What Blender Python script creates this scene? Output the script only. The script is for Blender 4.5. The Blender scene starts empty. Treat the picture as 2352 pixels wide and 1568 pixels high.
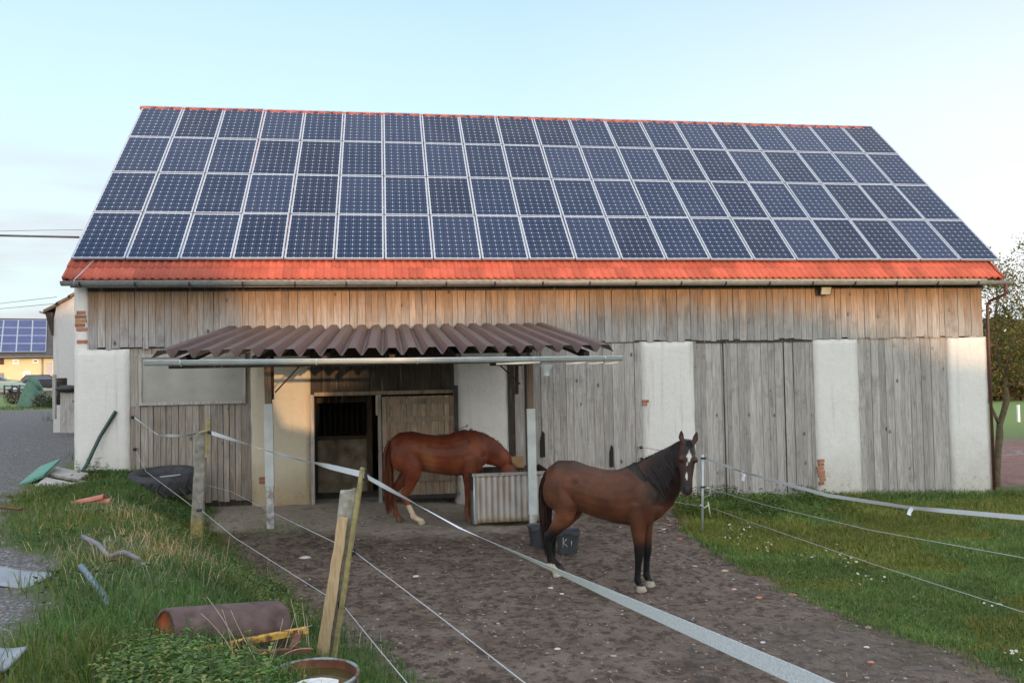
SUNE=1.15; SKYS=.10; EXPO=1.36; HZL=(3.15,3.75,3.85); HZR=(4.4,4.5,4.6); HZS=(12.,11.2,10.2); HZZ=(5.8,6.2,6.9); SKT=(1.35,1.45,1.4); CLC=(2.85,2.72,3.0)
import bpy, bmesh, math, random
import numpy as np
from mathutils import Vector, Matrix, noise as mn
random.seed(7); rng=np.random.default_rng(11)
PI=math.pi; R=math.radians
scene=bpy.context.scene; COL=scene.collection
# ------------------------------------------------------------------ camera geometry (solved from the roof grid)
W,H,FPX=2352.0,1568.0,1881.6
YAW,PITCH,ROLL=.1512,.0335,-.0187
CAM=np.array([6.0935,-17.171,2.65])
_f=np.array([math.sin(YAW)*math.cos(PITCH),math.cos(YAW)*math.cos(PITCH),math.sin(PITCH)])
_r=np.array([math.cos(YAW),-math.sin(YAW),0.]);_u=np.cross(_r,_f)
CR=math.cos(ROLL)*_r+math.sin(ROLL)*_u; CU=math.cos(ROLL)*_u-math.sin(ROLL)*_r; CF=_f
def ray(x,y): return CF+CR*((x-W/2)/FPX)-CU*((y-H/2)/FPX)
def onY(x,y,Y):
    d=ray(x,y); return CAM+d*((Y-CAM[1])/d[1])
def pd(x,y,depth): return CAM+ray(x,y)*depth
def pj(p):
    d=np.array(p)-CAM; w=d@CF
    return W/2+FPX*(d@CR)/w, H/2-FPX*(d@CU)/w, w
# ------------------------------------------------------------------ terrain
def sst(t): t=np.clip(t,0,1); return t*t*(3-2*t)
_ky=[-40,-17,-15,-12,-10,-8,-6,-4,-2,0,90]; _kx=[14,8.6,8.0,6.9,6.1,5.3,4.6,3.85,3.15,2.75,2.75]
def xB(y): return np.interp(y,_ky,_kx)
def _h(ix,iy,s):
    n=(ix*374761393+iy*668265263+s*982451653).astype(np.int64)&0x7fffffff
    n=((n^(n>>13))*1274126177)&0x7fffffff
    return ((n^(n>>16))&0xffff)/65535.0
def vn(x,y,s=0):
    x=np.asarray(x,float);y=np.asarray(y,float)
    ix=np.floor(x).astype(np.int64);iy=np.floor(y).astype(np.int64);fx=sst(x-ix);fy=sst(y-iy)
    return (_h(ix,iy,s)*(1-fx)+_h(ix+1,iy,s)*fx)*(1-fy)+(_h(ix,iy+1,s)*(1-fx)+_h(ix+1,iy+1,s)*fx)*fy
def fbm(x,y,s=0,o=4):
    t=0;a=.5
    for k in range(o): t=t+a*vn(np.asarray(x)*2**k,np.asarray(y)*2**k,s+k); a*=.5
    return t
def gh(x,y,detail=False):
    x=np.asarray(x,float);y=np.asarray(y,float)
    z=-.03*np.clip(x-4,0,16.5)
    z=z-.09*np.exp(-((x-9.6)**2+(y+7.2)**2)/.9)-.10*np.clip((x-9.5)/4,0,1)*np.clip((-y-1.5)/3,0,1)*np.clip((y+14)/3,0,1)
    s=xB(y)-x; m=sst(s/1.9)
    top=.8+.0118*np.clip(y-3,0,75)
    z=z+(top-z)*m
    z=z+np.clip((np.hypot(x,y)-130)*.004,0,4)
    if detail:
        yard=(1-m)*np.clip((12.0-x)/2,0,1)
        near=np.clip((40-np.abs(y))/10,0,1)
        z=z+near*((fbm(x*1.3,y*1.3,3)-.5)*.10*(.35+.65*yard)+(fbm(x*6,y*6,9,3)-.45)*.055*np.where(y<-2.9,1,.25)*(yard+.25))
    return z
def pg(x,y):
    d=ray(x,y);t=1.5
    while t<300:
        p=CAM+d*t
        if p[2]<gh(p[0],p[1]): break
        t*=1.004
    p=CAM+d*t; return np.array([p[0],p[1],float(gh(p[0],p[1]))])
# zone edges
_gy=[-30,-12.5,-11.5,-10.5,-9.3,-8.3,-7.2,-5.6,-4.6,-3.4,-2.2,-1.0,0.5,6,14]; _gx=[2.0,3.3,3.55,3.35,3.05,2.85,1.9,1.0,.7,.35,.05,-.15,-.6,-1.2,-2.5]
def xG(y): return np.interp(y,_gy,_gx)          # left: gravel | grass
_ry=[-40,-14,-12,-10.3,-9.5,-9.0,-8.0,-5.9,-3.7,-2.2,-1.2,0,3]; _rx=[13.5,12.6,12.2,11.85,11.75,11.6,11.22,11.1,11.25,11.5,11.9,12.1,12.1]
def xR(y): return np.interp(y,_ry,_rx)          # right: mud | grass
# ------------------------------------------------------------------ mesh helper
def basis(t):
    t=Vector(t).normalized(); a=Vector((0,0,1)) if abs(t.z)<.9 else Vector((1,0,0))
    s=t.cross(a).normalized(); return t,s,s.cross(t).normalized()
class MB:
    def __init__(s): s.v=[];s.f=[];s.c=[];s.sm=[];s.uv=None
    def add(s,vs,fs,col=(1,1,1),smooth=False):
        o=len(s.v); s.v+= [tuple(map(float,q)) for q in vs]
        s.f+=[tuple(o+i for i in f) for f in fs]; s.sm+=[smooth]*len(fs)
        if len(vs) and not isinstance(col[0],(tuple,list)): s.c+=[tuple(col)]*len(vs)
        else: s.c+=list(col)
        return s
    def box(s,a,b,col=(1,1,1),M=None):
        x0,y0,z0=a;x1,y1,z1=b
        vs=[(x0,y0,z0),(x1,y0,z0),(x1,y1,z0),(x0,y1,z0),(x0,y0,z1),(x1,y0,z1),(x1,y1,z1),(x0,y1,z1)]
        if M is not None: vs=[tuple(M@Vector(q)) for q in vs]
        return s.hexa(vs,col)
    def hexa(s,vs,col=(1,1,1)):
        return s.add(vs,[(0,3,2,1),(4,5,6,7),(0,1,5,4),(1,2,6,5),(2,3,7,6),(3,0,4,7)],col)
    def beam(s,p,q,w,h,col=(1,1,1),up=(0,0,1),jit=0):
        p=Vector(p);q=Vector(q);t=(q-p).normalized();u=Vector(up);sd=t.cross(u)
        if sd.length<1e-4: sd=t.cross(Vector((1,0,0)))
        sd.normalize();u=sd.cross(t).normalized();vs=[]
        for a in (p,q):
            for i,j in ((-1,-1),(1,-1),(1,1),(-1,1)):
                vs.append(a+sd*(w/2*i)+u*(h/2*j)+Vector((random.uniform(-jit,jit),random.uniform(-jit,jit),random.uniform(-jit,jit))))
        return s.add(vs,[(0,3,2,1),(4,5,6,7),(0,1,5,4),(1,2,6,5),(2,3,7,6),(3,0,4,7)],col)
    def tube(s,pts,rad,n=10,col=(1,1,1),cap=True,flat=None):
        pts=[Vector(p) for p in pts]; k=len(pts)
        if not isinstance(rad,(list,tuple)): rad=[rad]*k
        vs=[];fs=[];pu=None
        for i,p in enumerate(pts):
            t=(pts[min(i+1,k-1)]-pts[max(i-1,0)]).normalized()
            if pu is None: _,sd,u=basis(t)
            else:
                sd=t.cross(pu)
                sd=sd.normalized() if sd.length>1e-5 else basis(t)[1]
                u=sd.cross(t).normalized()
            pu=u
            r=rad[i]; ra,rb=(r if isinstance(r,(list,tuple)) else (r,r))
            for j in range(n):
                a=2*PI*j/n; vs.append(p+sd*(ra*math.cos(a))+u*(rb*math.sin(a)))
        for i in range(k-1):
            for j in range(n):
                fs.append((i*n+j,i*n+(j+1)%n,(i+1)*n+(j+1)%n,(i+1)*n+j))
        if cap: fs.append(tuple(range(n-1,-1,-1)));fs.append(tuple((k-1)*n+j for j in range(n)))
        return s.add(vs,fs,col,True)
    def lathe(s,prof,n=24,c=(0,0,0),col=(1,1,1),M=None):
        vs=[];fs=[]
        for r,z in prof:
            for j in range(n):
                a=2*PI*j/n; q=Vector((r*math.cos(a),r*math.sin(a),z))
                if M is not None: q=M@q
                vs.append((q.x+c[0],q.y+c[1],q.z+c[2]))
        for i in range(len(prof)-1):
            for j in range(n): fs.append((i*n+j,i*n+(j+1)%n,(i+1)*n+(j+1)%n,(i+1)*n+j))
        return s.add(vs,fs,col,True)
    def prism(s,poly,y0,y1,col=(1,1,1)):     # poly of (x,z), extruded along y
        n=len(poly);vs=[(x,y0,z) for x,z in poly]+[(x,y1,z) for x,z in poly]
        fs=[tuple(range(n)),tuple(range(2*n-1,n-1,-1))]+[(i+n,(i+1)%n+n,(i+1)%n,i) for i in range(n)]
        return s.add(vs,fs,col)
    def build(s,name,mat,parent=None,loc=None,bevel=0):
        me=bpy.data.meshes.new(name); me.from_pydata(s.v,[],s.f)
        at=me.color_attributes.new('Col','FLOAT_COLOR','POINT')
        at.data.foreach_set('color',np.concatenate([np.array(s.c,float).reshape(-1,3),np.ones((len(s.c),1))],1).ravel() if len(s.c) else [])
        me.polygons.foreach_set('use_smooth',s.sm)
        if s.uv is not None:
            l=me.uv_layers.new(name='UVMap'); l.data.foreach_set('uv',np.array(s.uv,float).ravel())
        if mat: me.materials.append(mat)
        me.validate(); me.update()
        o=bpy.data.objects.new(name,me); COL.objects.link(o)
        if parent: o.parent=parent
        if loc is not None: o.location=loc
        if bevel:
            b=o.modifiers.new('b','BEVEL'); b.width=bevel; b.segments=2; b.limit_method='ANGLE'
        return o
def npmesh(name,V,F,C,mat,smooth=False,parent=None):
    me=bpy.data.meshes.new(name); nv=len(V); 
    loops=np.concatenate([f.ravel() for f in F]); tot=np.concatenate([np.full(len(f),f.shape[1]) for f in F])
    st=np.concatenate([[0],np.cumsum(tot)[:-1]])
    me.vertices.add(nv); me.vertices.foreach_set('co',np.asarray(V,np.float32).ravel())
    me.loops.add(len(loops)); me.loops.foreach_set('vertex_index',loops.astype(np.int32))
    me.polygons.add(len(tot)); me.polygons.foreach_set('loop_start',st.astype(np.int32)); me.polygons.foreach_set('loop_total',tot.astype(np.int32))
    if smooth: me.polygons.foreach_set('use_smooth',np.ones(len(tot),bool))
    if C is not None:
        at=me.color_attributes.new('Col','FLOAT_COLOR','POINT'); c=np.ones((nv,4),np.float32); c[:,:C.shape[1]]=C; at.data.foreach_set('color',c.ravel())
    me.materials.append(mat); me.update(calc_edges=True)
    o=bpy.data.objects.new(name,me); COL.objects.link(o)
    if parent: o.parent=parent
    return o
def tag(o,label,cat,group=None,kind=None):
    if label: o['label']=label
    if cat: o['category']=cat
    if group: o['group']=group
    if kind: o['kind']=kind
    return o
def thing(name,label,cat,loc=(0,0,0),rz=0,group=None):
    o=bpy.data.objects.new(name,None); COL.objects.link(o); o.location=loc; o.rotation_euler=(0,0,rz)
    o.empty_display_size=.2
    return tag(o,label,cat,group)
def dup(o,loc=None,rot=None,label=None,scale=None):
    c=o.copy(); COL.objects.link(c)
    if loc is not None: c.location=loc
    if rot is not None: c.rotation_euler=rot
    if scale is not None: c.scale=scale
    if label: c['label']=label
    for ch in list(o.children):
        k=ch.copy(); COL.objects.link(k); k.parent=c
        for g in list(ch.children):
            q=g.copy(); COL.objects.link(q); q.parent=k
    return c
# ------------------------------------------------------------------ materials
class NT:
    def __init__(s,name):
        s.m=bpy.data.materials.new(name); s.m.use_nodes=True; s.t=s.m.node_tree; s.n=s.t.nodes
        s.b=s.n['Principled BSDF']; s.out=s.n['Material Output']
    def N(s,t,**k):
        q=s.n.new(t)
        for a,b in k.items(): setattr(q,a,b)
        return q
    def L(s,a,b): s.t.links.new(a,b)
    def val(s,sock,v):
        if hasattr(v,'is_linked') or hasattr(v,'node'): s.L(v,sock)
        else: sock.default_value=v
    def co(s,scale=(1,1,1),kind='Object',rot=(0,0,0)):
        c=s.N('ShaderNodeTexCoord'); m=s.N('ShaderNodeMapping'); m.inputs['Scale'].default_value=scale; m.inputs['Rotation'].default_value=rot
        s.L(c.outputs[kind],m.inputs['Vector']); return m.outputs['Vector']
    def pos(s,scale=(1,1,1)):
        c=s.N('ShaderNodeNewGeometry'); m=s.N('ShaderNodeMapping'); m.inputs['Scale'].default_value=scale
        s.L(c.outputs['Position'],m.inputs['Vector']); return m.outputs['Vector']
    def noise(s,vec,scale,detail=4,rough=.55,dist=0):
        q=s.N('ShaderNodeTexNoise'); q.inputs['Scale'].default_value=scale; q.inputs['Detail'].default_value=detail; q.inputs['Roughness'].default_value=rough; q.inputs['Distortion'].default_value=dist
        if vec is not None: s.L(vec,q.inputs['Vector'])
        return q.outputs['Fac']
    def vor(s,vec,scale,out='Distance',feature='F1',rand=1):
        q=s.N('ShaderNodeTexVoronoi'); q.feature=feature; q.inputs['Scale'].default_value=scale; q.inputs['Randomness'].default_value=rand
        if vec is not None: s.L(vec,q.inputs['Vector'])
        return q.outputs[out]
    def ramp(s,fac,*st):
        q=s.N('ShaderNodeValToRGB'); e=q.color_ramp.elements
        while len(e)<len(st): e.new(.5)
        for i,(p,c) in enumerate(st):
            e[i].position=p; e[i].color=(c,c,c,1) if not isinstance(c,(tuple,list)) else (*c,1)
        s.L(fac,q.inputs['Fac']); return q.outputs['Color']
    def mix(s,f,a,b,mode='MIX'):
        q=s.N('ShaderNodeMix',data_type='RGBA',blend_type=mode)
        for i,v in ((0,f),(6,a),(7,b)):
            if hasattr(v,'node'): s.L(v,q.inputs[i])
            else: q.inputs[i].default_value=v if i==0 else (*v,1)
        return q.outputs[2]
    def math(s,op,a,b=0,c=0):
        q=s.N('ShaderNodeMath',operation=op)
        for i,v in enumerate((a,b,c)):
            if hasattr(v,'node'): s.L(v,q.inputs[i])
            else: q.inputs[i].default_value=v
        return q.outputs[0]
    def attr(s,name='Col',out='Color'):
        q=s.N('ShaderNodeAttribute'); q.attribute_name=name; return q.outputs[out]
    def sep(s,v):
        q=s.N('ShaderNodeSeparateXYZ'); s.L(v,q.inputs[0]); return q.outputs
    def fin(s,color,rough=.7,bump=None,bs=.2,bd=.02,metal=0,spec=.5,**k):
        for a,v in (('Base Color',color),('Roughness',rough),('Metallic',metal),('Specular IOR Level',spec)):
            i=s.b.inputs[a]
            if hasattr(v,'node'): s.L(v,i)
            elif a=='Base Color': i.default_value=(*v,1)
            else: i.default_value=v
        if bump is not None:
            q=s.N('ShaderNodeBump'); q.inputs['Strength'].default_value=bs; q.inputs['Distance'].default_value=bd
            s.L(bump,q.inputs['Height']); s.L(q.outputs['Normal'],s.b.inputs['Normal'])
        for a,v in k.items(): s.b.inputs[a.replace('_',' ')].default_value=v
        return s.m
def simple(name,c1,c2,scale=8,rough=.7,metal=0,bs=.15,bd=.01,detail=5,attr=False,spec=.5,kind='pos',stretch=(1,1,1)):
    t=NT(name); v=t.pos(stretch) if kind=='pos' else t.co(stretch)
    n=t.noise(v,scale,detail); c=t.ramp(n,(.3,c1),(.7,c2))
    if attr: c=t.mix(1,c,t.attr(),'MULTIPLY')
    return t.fin(c,rough,n,bs,bd,metal,spec)
def m_plaster(name='white_plaster',base=(.74,.735,.715),dirt=(.44,.40,.33),amt=.6):
    t=NT(name); v=t.pos(); n1=t.noise(v,1.6,5); n2=t.noise(v,9,6,.65); fine=t.noise(t.pos((1,1,.7)),55,3,.7)
    z=t.sep(v)[2]
    low=t.ramp(t.math('ADD',t.math('MULTIPLY',z,.55),t.math('MULTIPLY',n1,.9)),(.25,1.),(.95,0.))
    c=t.mix(t.ramp(n2,(.35,0.),(.8,.55)),base,tuple(q*.86 for q in base))
    c=t.mix(t.math('MULTIPLY',low,amt),c,dirt)
    st=t.noise(t.pos((6,6,.28)),1.7,4); c=t.mix(t.ramp(st,(.58,0.),(.74,.42)),c,(.36,.36,.34)); ck=t.vor(t.pos((1,1,.8)),1.1,'Distance','DISTANCE_TO_EDGE'); c=t.mix(t.math('MULTIPLY',t.ramp(ck,(.0,1.),(.005,0.)),t.ramp(n1,(.58,0.),(.66,.5))),c,(.25,.23,.2)); fl=t.noise(v,3.4,6,.7); c=t.mix(t.math('MULTIPLY',t.ramp(fl,(.60,0.),(.66,.55)),low),c,(.30,.27,.22)); mo=t.noise(v,14,5,.75); c=t.mix(t.math('MULTIPLY',t.ramp(mo,(.55,0.),(.68,.6)),t.ramp(low,(.35,0.),(.9,1.))),c,(.12,.12,.10))
    sp=t.ramp(t.noise(v,26,2),(.68,0.),(.74,.5)); c=t.mix(t.math('MULTIPLY',sp,low),c,(.2,.17,.13))
    b=t.math('ADD',t.math('MULTIPLY',fine,.6),n2)
    return t.fin(c,.9,b,.75,.025,spec=.2)
def m_planks(name,brown=(.20,.13,.085),grey=(.21,.19,.175),zb=None,dark=1.0,yel=False):
    t=NT(name); v=t.pos(); at=t.attr()
    sh=t.sep(at); ofs=t.N('ShaderNodeCombineXYZ'); 
    t.L(t.math('MULTIPLY',sh[0],37.),ofs.inputs[0]); t.L(t.math('MULTIPLY',sh[0],91.),ofs.inputs[2])
    va=t.N('ShaderNodeVectorMath',operation='ADD'); t.L(v,va.inputs[0]); t.L(ofs.outputs[0],va.inputs[1])
    mp=t.N('ShaderNodeMapping'); mp.inputs['Scale'].default_value=(22,22,1.1); t.L(va.outputs[0],mp.inputs['Vector'])
    g=t.noise(mp.outputs[0],2.2,6,.6,.6)
    mp2=t.N('ShaderNodeMapping'); mp2.inputs['Scale'].default_value=(4,4,.7); t.L(va.outputs[0],mp2.inputs['Vector'])
    big=t.noise(mp2.outputs[0],1.3,4)
    z=t.sep(v)[2]
    if zb:
        k=t.ramp(t.math('ADD',t.math('MULTIPLY_ADD',z,1/(zb[1]-zb[0]),-zb[0]/(zb[1]-zb[0])),t.math('MULTIPLY_ADD',big,1.4,-.7)),(.1,0.),(.9,1.))
    else: k=t.ramp(big,(.35,0.),(.75,.8))
    c=t.mix(k,grey,brown)
    c=t.mix(1,c,t.ramp(g,(.2,.42),(.5,.92),(.8,1.40)),'MULTIPLY')
    # knots
    mk=t.N('ShaderNodeMapping'); mk.inputs['Scale'].default_value=(1,1,.62); t.L(va.outputs[0],mk.inputs['Vector'])
    kn=t.vor(mk.outputs[0],3.1); kd=t.ramp(kn,(.055,1.),(.12,0.))
    kw=t.noise(va.outputs[0],2.1,1); c=t.mix(t.math('MULTIPLY',kd,t.ramp(kw,(.42,0.),(.50,.85))),c,(.055,.045,.04)); bl=t.noise(va.outputs[0],1.7,5,.7); c=t.mix(t.ramp(bl,(.54,0.),(.70,.50)),c,(.12,.115,.115)); c=t.mix(t.ramp(t.noise(mp.outputs[0],.9,3),(.60,0.),(.72,.35)),c,(.46,.44,.42))
    c=t.mix(1,c,t.mix(1.,(0,0,0),t.attr('Col','Color')) if False else t.ramp(sh[1],(0.,.80),(1.,1.14)),'MULTIPLY')
    if dark!=1: c=t.mix(1,c,(dark,dark,dark),'MULTIPLY')
    return t.fin(c,.85,g,.35,.006,spec=.25)
# ------------------------------------------------------------------ material set
M_PL=m_plaster()
M_PLW=m_plaster('weathered_plaster',(.60,.55,.44),(.40,.29,.16),.9)
M_PLB=m_plaster('far_plaster',(.62,.61,.60),(.45,.42,.38),.3)
M_UP=m_planks('upper_boards',(.31,.205,.13),(.37,.355,.345),(3.35,4.25))
M_LO=m_planks('lower_boards',(.33,.30,.275),(.42,.405,.39))
M_LB=m_planks('stained_boards',(.27,.20,.145),(.37,.35,.32))
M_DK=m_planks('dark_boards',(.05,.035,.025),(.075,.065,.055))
M_DOOR=m_planks('door_boards',(.22,.13,.07),(.40,.33,.25))
def m_tile():
    t=NT('roof_tile'); n=t.noise(t.pos(),3,6,.65); n2=t.noise(t.pos(),60,3)
    c=t.mix(t.ramp(n,(.3,0.),(.75,1.)),(.42,.085,.052),(.51,.135,.088))
    c=t.mix(1,c,t.attr(),'MULTIPLY'); c=t.mix(t.ramp(n2,(.56,0.),(.72,.5)),c,(.20,.06,.04)); c=t.mix(t.ramp(t.noise(t.pos(),17,4,.7),(.60,0.),(.72,.4)),c,(.30,.22,.16))
    return t.fin(c,.55,n2,.2,.004,spec=.3)
M_TILE=m_tile()
M_ZINC=simple('weathered_zinc',(.22,.24,.24),(.34,.36,.36),7,.5,.35,.1)
M_GALV=simple('galvanised_steel',(.46,.52,.54),(.60,.66,.68),5,.42,.25,.06)
M_SHEET=simple('brown_sheet_metal',(.078,.050,.048),(.125,.088,.083),7,.42,0,.05,.01,4,True)
M_RUST=simple('rusty_steel',(.06,.028,.018),(.19,.075,.035),9,.8,0,.4,.01)
M_IRON=simple('dark_iron',(.02,.02,.022),(.05,.045,.045),10,.6)
M_BLACK=simple('black_plastic',(.012,.012,.013),(.025,.025,.026),10,.45)
M_ALU=simple('aluminium_frame',(.29,.345,.42),(.36,.42,.50),4,.38,.3,.02)
M_WOODP=simple('pale_wood',(.40,.30,.19),(.58,.46,.32),6,.8,0,.3,.006,5,True,.3,'co',(9,9,1))
M_CONC=simple('old_concrete',(.13,.125,.11),(.30,.285,.25),14,.9,0,.6,.012,6,True)
M_LICH=simple('lichen_wood',(.19,.165,.09),(.38,.33,.14),16,.9,0,.4,.006,5,True)
M_BRICK=simple('bare_brick',(.30,.13,.07),(.44,.22,.13),9,.9,0,.4,.01,5,True)
M_WIREW=simple('fence_wire',(.38,.39,.40),(.5,.51,.52),5,.6)
M_RUB=simple('rubber',(.030,.032,.036),(.062,.066,.074),6,.75,0,.3,.01)
M_COL=simple('painted',(.85,.85,.85),(1,1,1),5,.6,0,.12,.004,4,True)
M_COLR=simple('rough_matter',(.7,.7,.7),(1.1,1.1,1.1),12,.9,0,.5,.01,5,True)
def m_tape():
    t=NT('woven_fence_tape'); n=t.noise(t.pos(),180,2); w=t.noise(t.pos((1,1,1)),3,2)
    c=t.mix(t.ramp(n,(.42,0.),(.6,1.)),(.60,.64,.70),(.80,.83,.89)); c=t.mix(t.ramp(w,(.55,0.),(.75,.10)),c,(.45,.44,.36))
    return t.fin(c,.6,n,.2,.002)
M_TAPE=m_tape()
def m_cells():
    t=NT('solar_cells'); uv=t.N('ShaderNodeUVMap'); u=t.sep(uv.outputs[0])
    fx=t.math('ABSOLUTE',t.math('SUBTRACT',t.math('FRACT',u[0]),.5)); fy=t.math('ABSOLUTE',t.math('SUBTRACT',t.math('FRACT',u[1]),.5))
    gap=t.math('GREATER_THAN',t.math('MAXIMUM',fx,fy),.483)
    cor=t.math('GREATER_THAN',t.math('ADD',fx,fy),.880)
    out=t.math('MAXIMUM',t.math('GREATER_THAN',t.math('ABSOLUTE',t.math('SUBTRACT',u[0],3.)),3.),t.math('GREATER_THAN',t.math('ABSOLUTE',t.math('SUBTRACT',u[1],5.)),5.))
    f6=t.math('FRACT',t.math('MULTIPLY',u[0],1.)); bus=t.math('LESS_THAN',t.math('ABSOLUTE',t.math('SUBTRACT',fx,.22)),.014)
    oi=t.N('ShaderNodeObjectInfo')
    r=t.ramp(oi.outputs['Random'],(0,(.005,.014,.046)),(.5,(.008,.023,.068)),(1,(.018,.034,.085)))
    n=t.noise(t.pos(),1.2,3); r=t.mix(t.ramp(n,(.45,0.),(.7,.3)),r,(.040,.055,.10))
    c=t.mix(t.math('MULTIPLY',bus,.22),r,(.35,.40,.46)); c=t.mix(t.math('MULTIPLY',gap,.40),c,(.42,.48,.54))
    c=t.mix(t.math('MAXIMUM',cor,out),c,(.46,.54,.64))
    return t.fin(c,.12,None,spec=.11)
M_CELL=m_cells()
M_GLASSY=simple('dirty_pane',(.26,.26,.23),(.36,.36,.31),2.2,.35,0,.04)
# ------------------------------------------------------------------ plank walls
def planks(mb,x0,x1,z0,z1,Y,w=.18,th=.026,jit=.006,rag=.02,cover=False,gap=.006,low=None):
    x=x0
    while x<x1-.03:
        ww=w*random.uniform(.72,1.28); e=min(x+ww,x1)
        if x1-e<.07: e=x1
        yo=random.uniform(0,jit)
        zb=z0+random.uniform(-rag,rag); zt=z1+random.uniform(-rag,rag)*.3
        if low: zb=low(.5*(x+e))+random.uniform(-rag,rag)
        c=(random.random(),random.random(),random.random()); tl=random.uniform(-.006,.006)
        g=gap*random.uniform(.3,1.5)
        mb.hexa([(x+g/2,Y-yo,zb),(e-g/2,Y-yo+tl*.4,zb),(e-g/2,Y-yo+th,zb),(x+g/2,Y-yo+th,zb),(x+g/2+tl,Y-yo,zt),(e-g/2+tl,Y-yo,zt),(e-g/2+tl,Y-yo+th,zt),(x+g/2+tl,Y-yo+th,zt)],c)
        if cover:
            mb.box((e-.03,Y-yo-.018,zb+.01),(e+.025,Y-yo-.002,zt-.01),(random.random(),random.random()*.8,1))
        x=e
    return mb
PZ=3.185   # top of the piers
barn=thing('barn','long barn of grey boards and white piers under a red tiled roof','barn',(0,0,0))
X0,X1=.03,19.85; DEP=9.5; TH=.7566
def wallgrid(mb,x0,x1,z0,z1,Y,d,step=.12,amp=.012,seed=0,col=(1,1,1)):
    # a rendered pier: front face finely divided and uneven, with sides
    nx=max(2,int((x1-x0)/step));nz=max(2,int((z1-z0)/step));vs=[];fs=[]
    for i in range(nz+1):
        for j in range(nx+1):
            x=x0+(x1-x0)*j/nx;z=z0+(z1-z0)*i/nz
            n=mn.noise((x*2.3+seed,z*2.3,3.1))*amp+mn.noise((x*9,z*9,seed))*amp*.35
            ex=1 if (j in(0,nx) or i==nz) else 0
            xx=x+(mn.noise((z*3.,seed+j,0))*.012 if j in(0,nx) else 0); zz=z+(mn.noise((x*4.,seed,5))*.015 if i==nz else 0)
            vs.append((xx,Y-n+ex*.018,zz))
    for i in range(nz):
        for j in range(nx):
            a=i*(nx+1)+j; fs.append((a,a+1,a+nx+2,a+nx+1))
    k=len(vs)
    for i in range(nz+1):
        for j in (0,nx): vs.append((vs[i*(nx+1)+j][0],Y+d,vs[i*(nx+1)+j][2]))
    for i in range(nz):
        a=i*(nx+1);b=a+nx; p=k+2*i
        fs.append((a,a+nx+1,p+2,p)); fs.append((b,p+1,p+3,b+nx+1))
    t=nz*(nx+1); vs+=[(vs[t+j][0],Y+d,vs[t+j][2]) for j in range(nx+1)]; q=len(vs)-(nx+1)
    for j in range(nx): fs.append((t+j,t+j+1,q+j+1,q+j))
    mb.add(vs,fs,col,True)
for i,(a,b,zb,mat,Y) in enumerate([(X0,1.045,.1,M_PL,-.04),(3.36,4.53,-.15,M_PLW,-.03),(7.47,8.6,-.3,M_PL,-.03),(11.53,12.715,-.5,M_PL,-.04),(15.54,16.6,-.6,M_PL,-.045),(18.855,X1,-.7,M_PL,-.04)]):
    mb=MB(); wallgrid(mb,a,b,zb,PZ,Y,.34,seed=i*7.3); o=mb.build('pier',mat,barn)
    if i==1: o['label']='stained yellowish plaster pier'
# exposed brick where the render has fallen off
def bricks(spots,name='bare_brick'):
    mb=MB()
    for (x,z,w,h,Y) in spots:
        s=random.uniform(.75,1.15); mb.hexa([(x-w/2,Y,z-h/2),(x+w/2,Y+.002,z-h/2+.004),(x+w/2,Y+.04,z-h/2),(x-w/2,Y+.04,z-h/2),(x-w/2+.004,Y,z+h/2),(x+w/2-.006,Y,z+h/2),(x+w/2,Y+.04,z+h/2),(x-w/2,Y+.04,z+h/2)],(s,s*random.uniform(.9,1.1),s))
    return mb.build(name,M_BRICK,barn,bevel=.006)
bricks([(15.63+random.uniform(-.03,.03)+.02*(k%2),-.02+.083*k,.16+.05*random.random()-.012*abs(k-3),.068,-.066) for k in range(7)])
bricks([(11.60,1.90,.15,.06,-.06),(11.585,1.83,.11,.06,-.06)])
bricks([(1.0*0+3.62,.47+.075*k,.22,.06,-.05) for k in range(2)])
# upper boarding, overlapping the lower wall
mb=MB(); planks(mb,.30,19.76,3.20,4.60,-.035,.145,jit=.012,rag=.028,gap=.008)
mb.build('upper_boarding',M_UP,barn)
mb=MB(); wallgrid(mb,.02,.30,3.17,4.5,-.01,.3,.07,.012,4.); mb.build('corner_render',M_PL,barn)
bricks([(.15+random.uniform(-.02,.02),3.34+.082*k,.20+random.uniform(-.05,.03),.068,-.028) for k in (0,3,4,5,6,7)])
# lower boarding bays
gw=lambda x: float(gh(x,-.05))-.04
mb=MB(); planks(mb,1.045,3.36,.3,2.05,.03,.12,jit=.028,rag=.03,cover=False,gap=.010,low=lambda x:max(gw(x),.12)); mb.build('stable_boarding',M_LB,barn)
mb=MB(); planks(mb,1.045,3.36,3.05,3.2,.03,.2); planks(mb,3.24,3.36,2.05,3.05,.03,.14); planks(mb,1.045,1.2,2.05,3.05,.02,.14); mb.build('boarding_strip',M_LB,barn)
mb=MB(); planks(mb,8.6,11.53,-.2,3.2,.0,.17,jit=.018,rag=.04,gap=.006,low=gw); mb.build('sliding_door_boarding',M_LO,barn)
mb=MB(); planks(mb,12.715,15.54,-.3,3.2,.015,.135,jit=.018,rag=.04,gap=.006,low=gw); mb.build('hay_door_boarding',M_LO,barn)
mb=MB(); planks(mb,16.6,18.855,-.4,3.2,.02,.155,jit=.028,rag=.04,gap=.007,low=gw); mb.build('end_boarding',M_LO,barn)
mb=MB(); planks(mb,4.53,7.47,2.2,3.2,.0,.19,jit=.012,rag=.012); mb.build('lintel_boarding',M_DK,barn)
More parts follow.
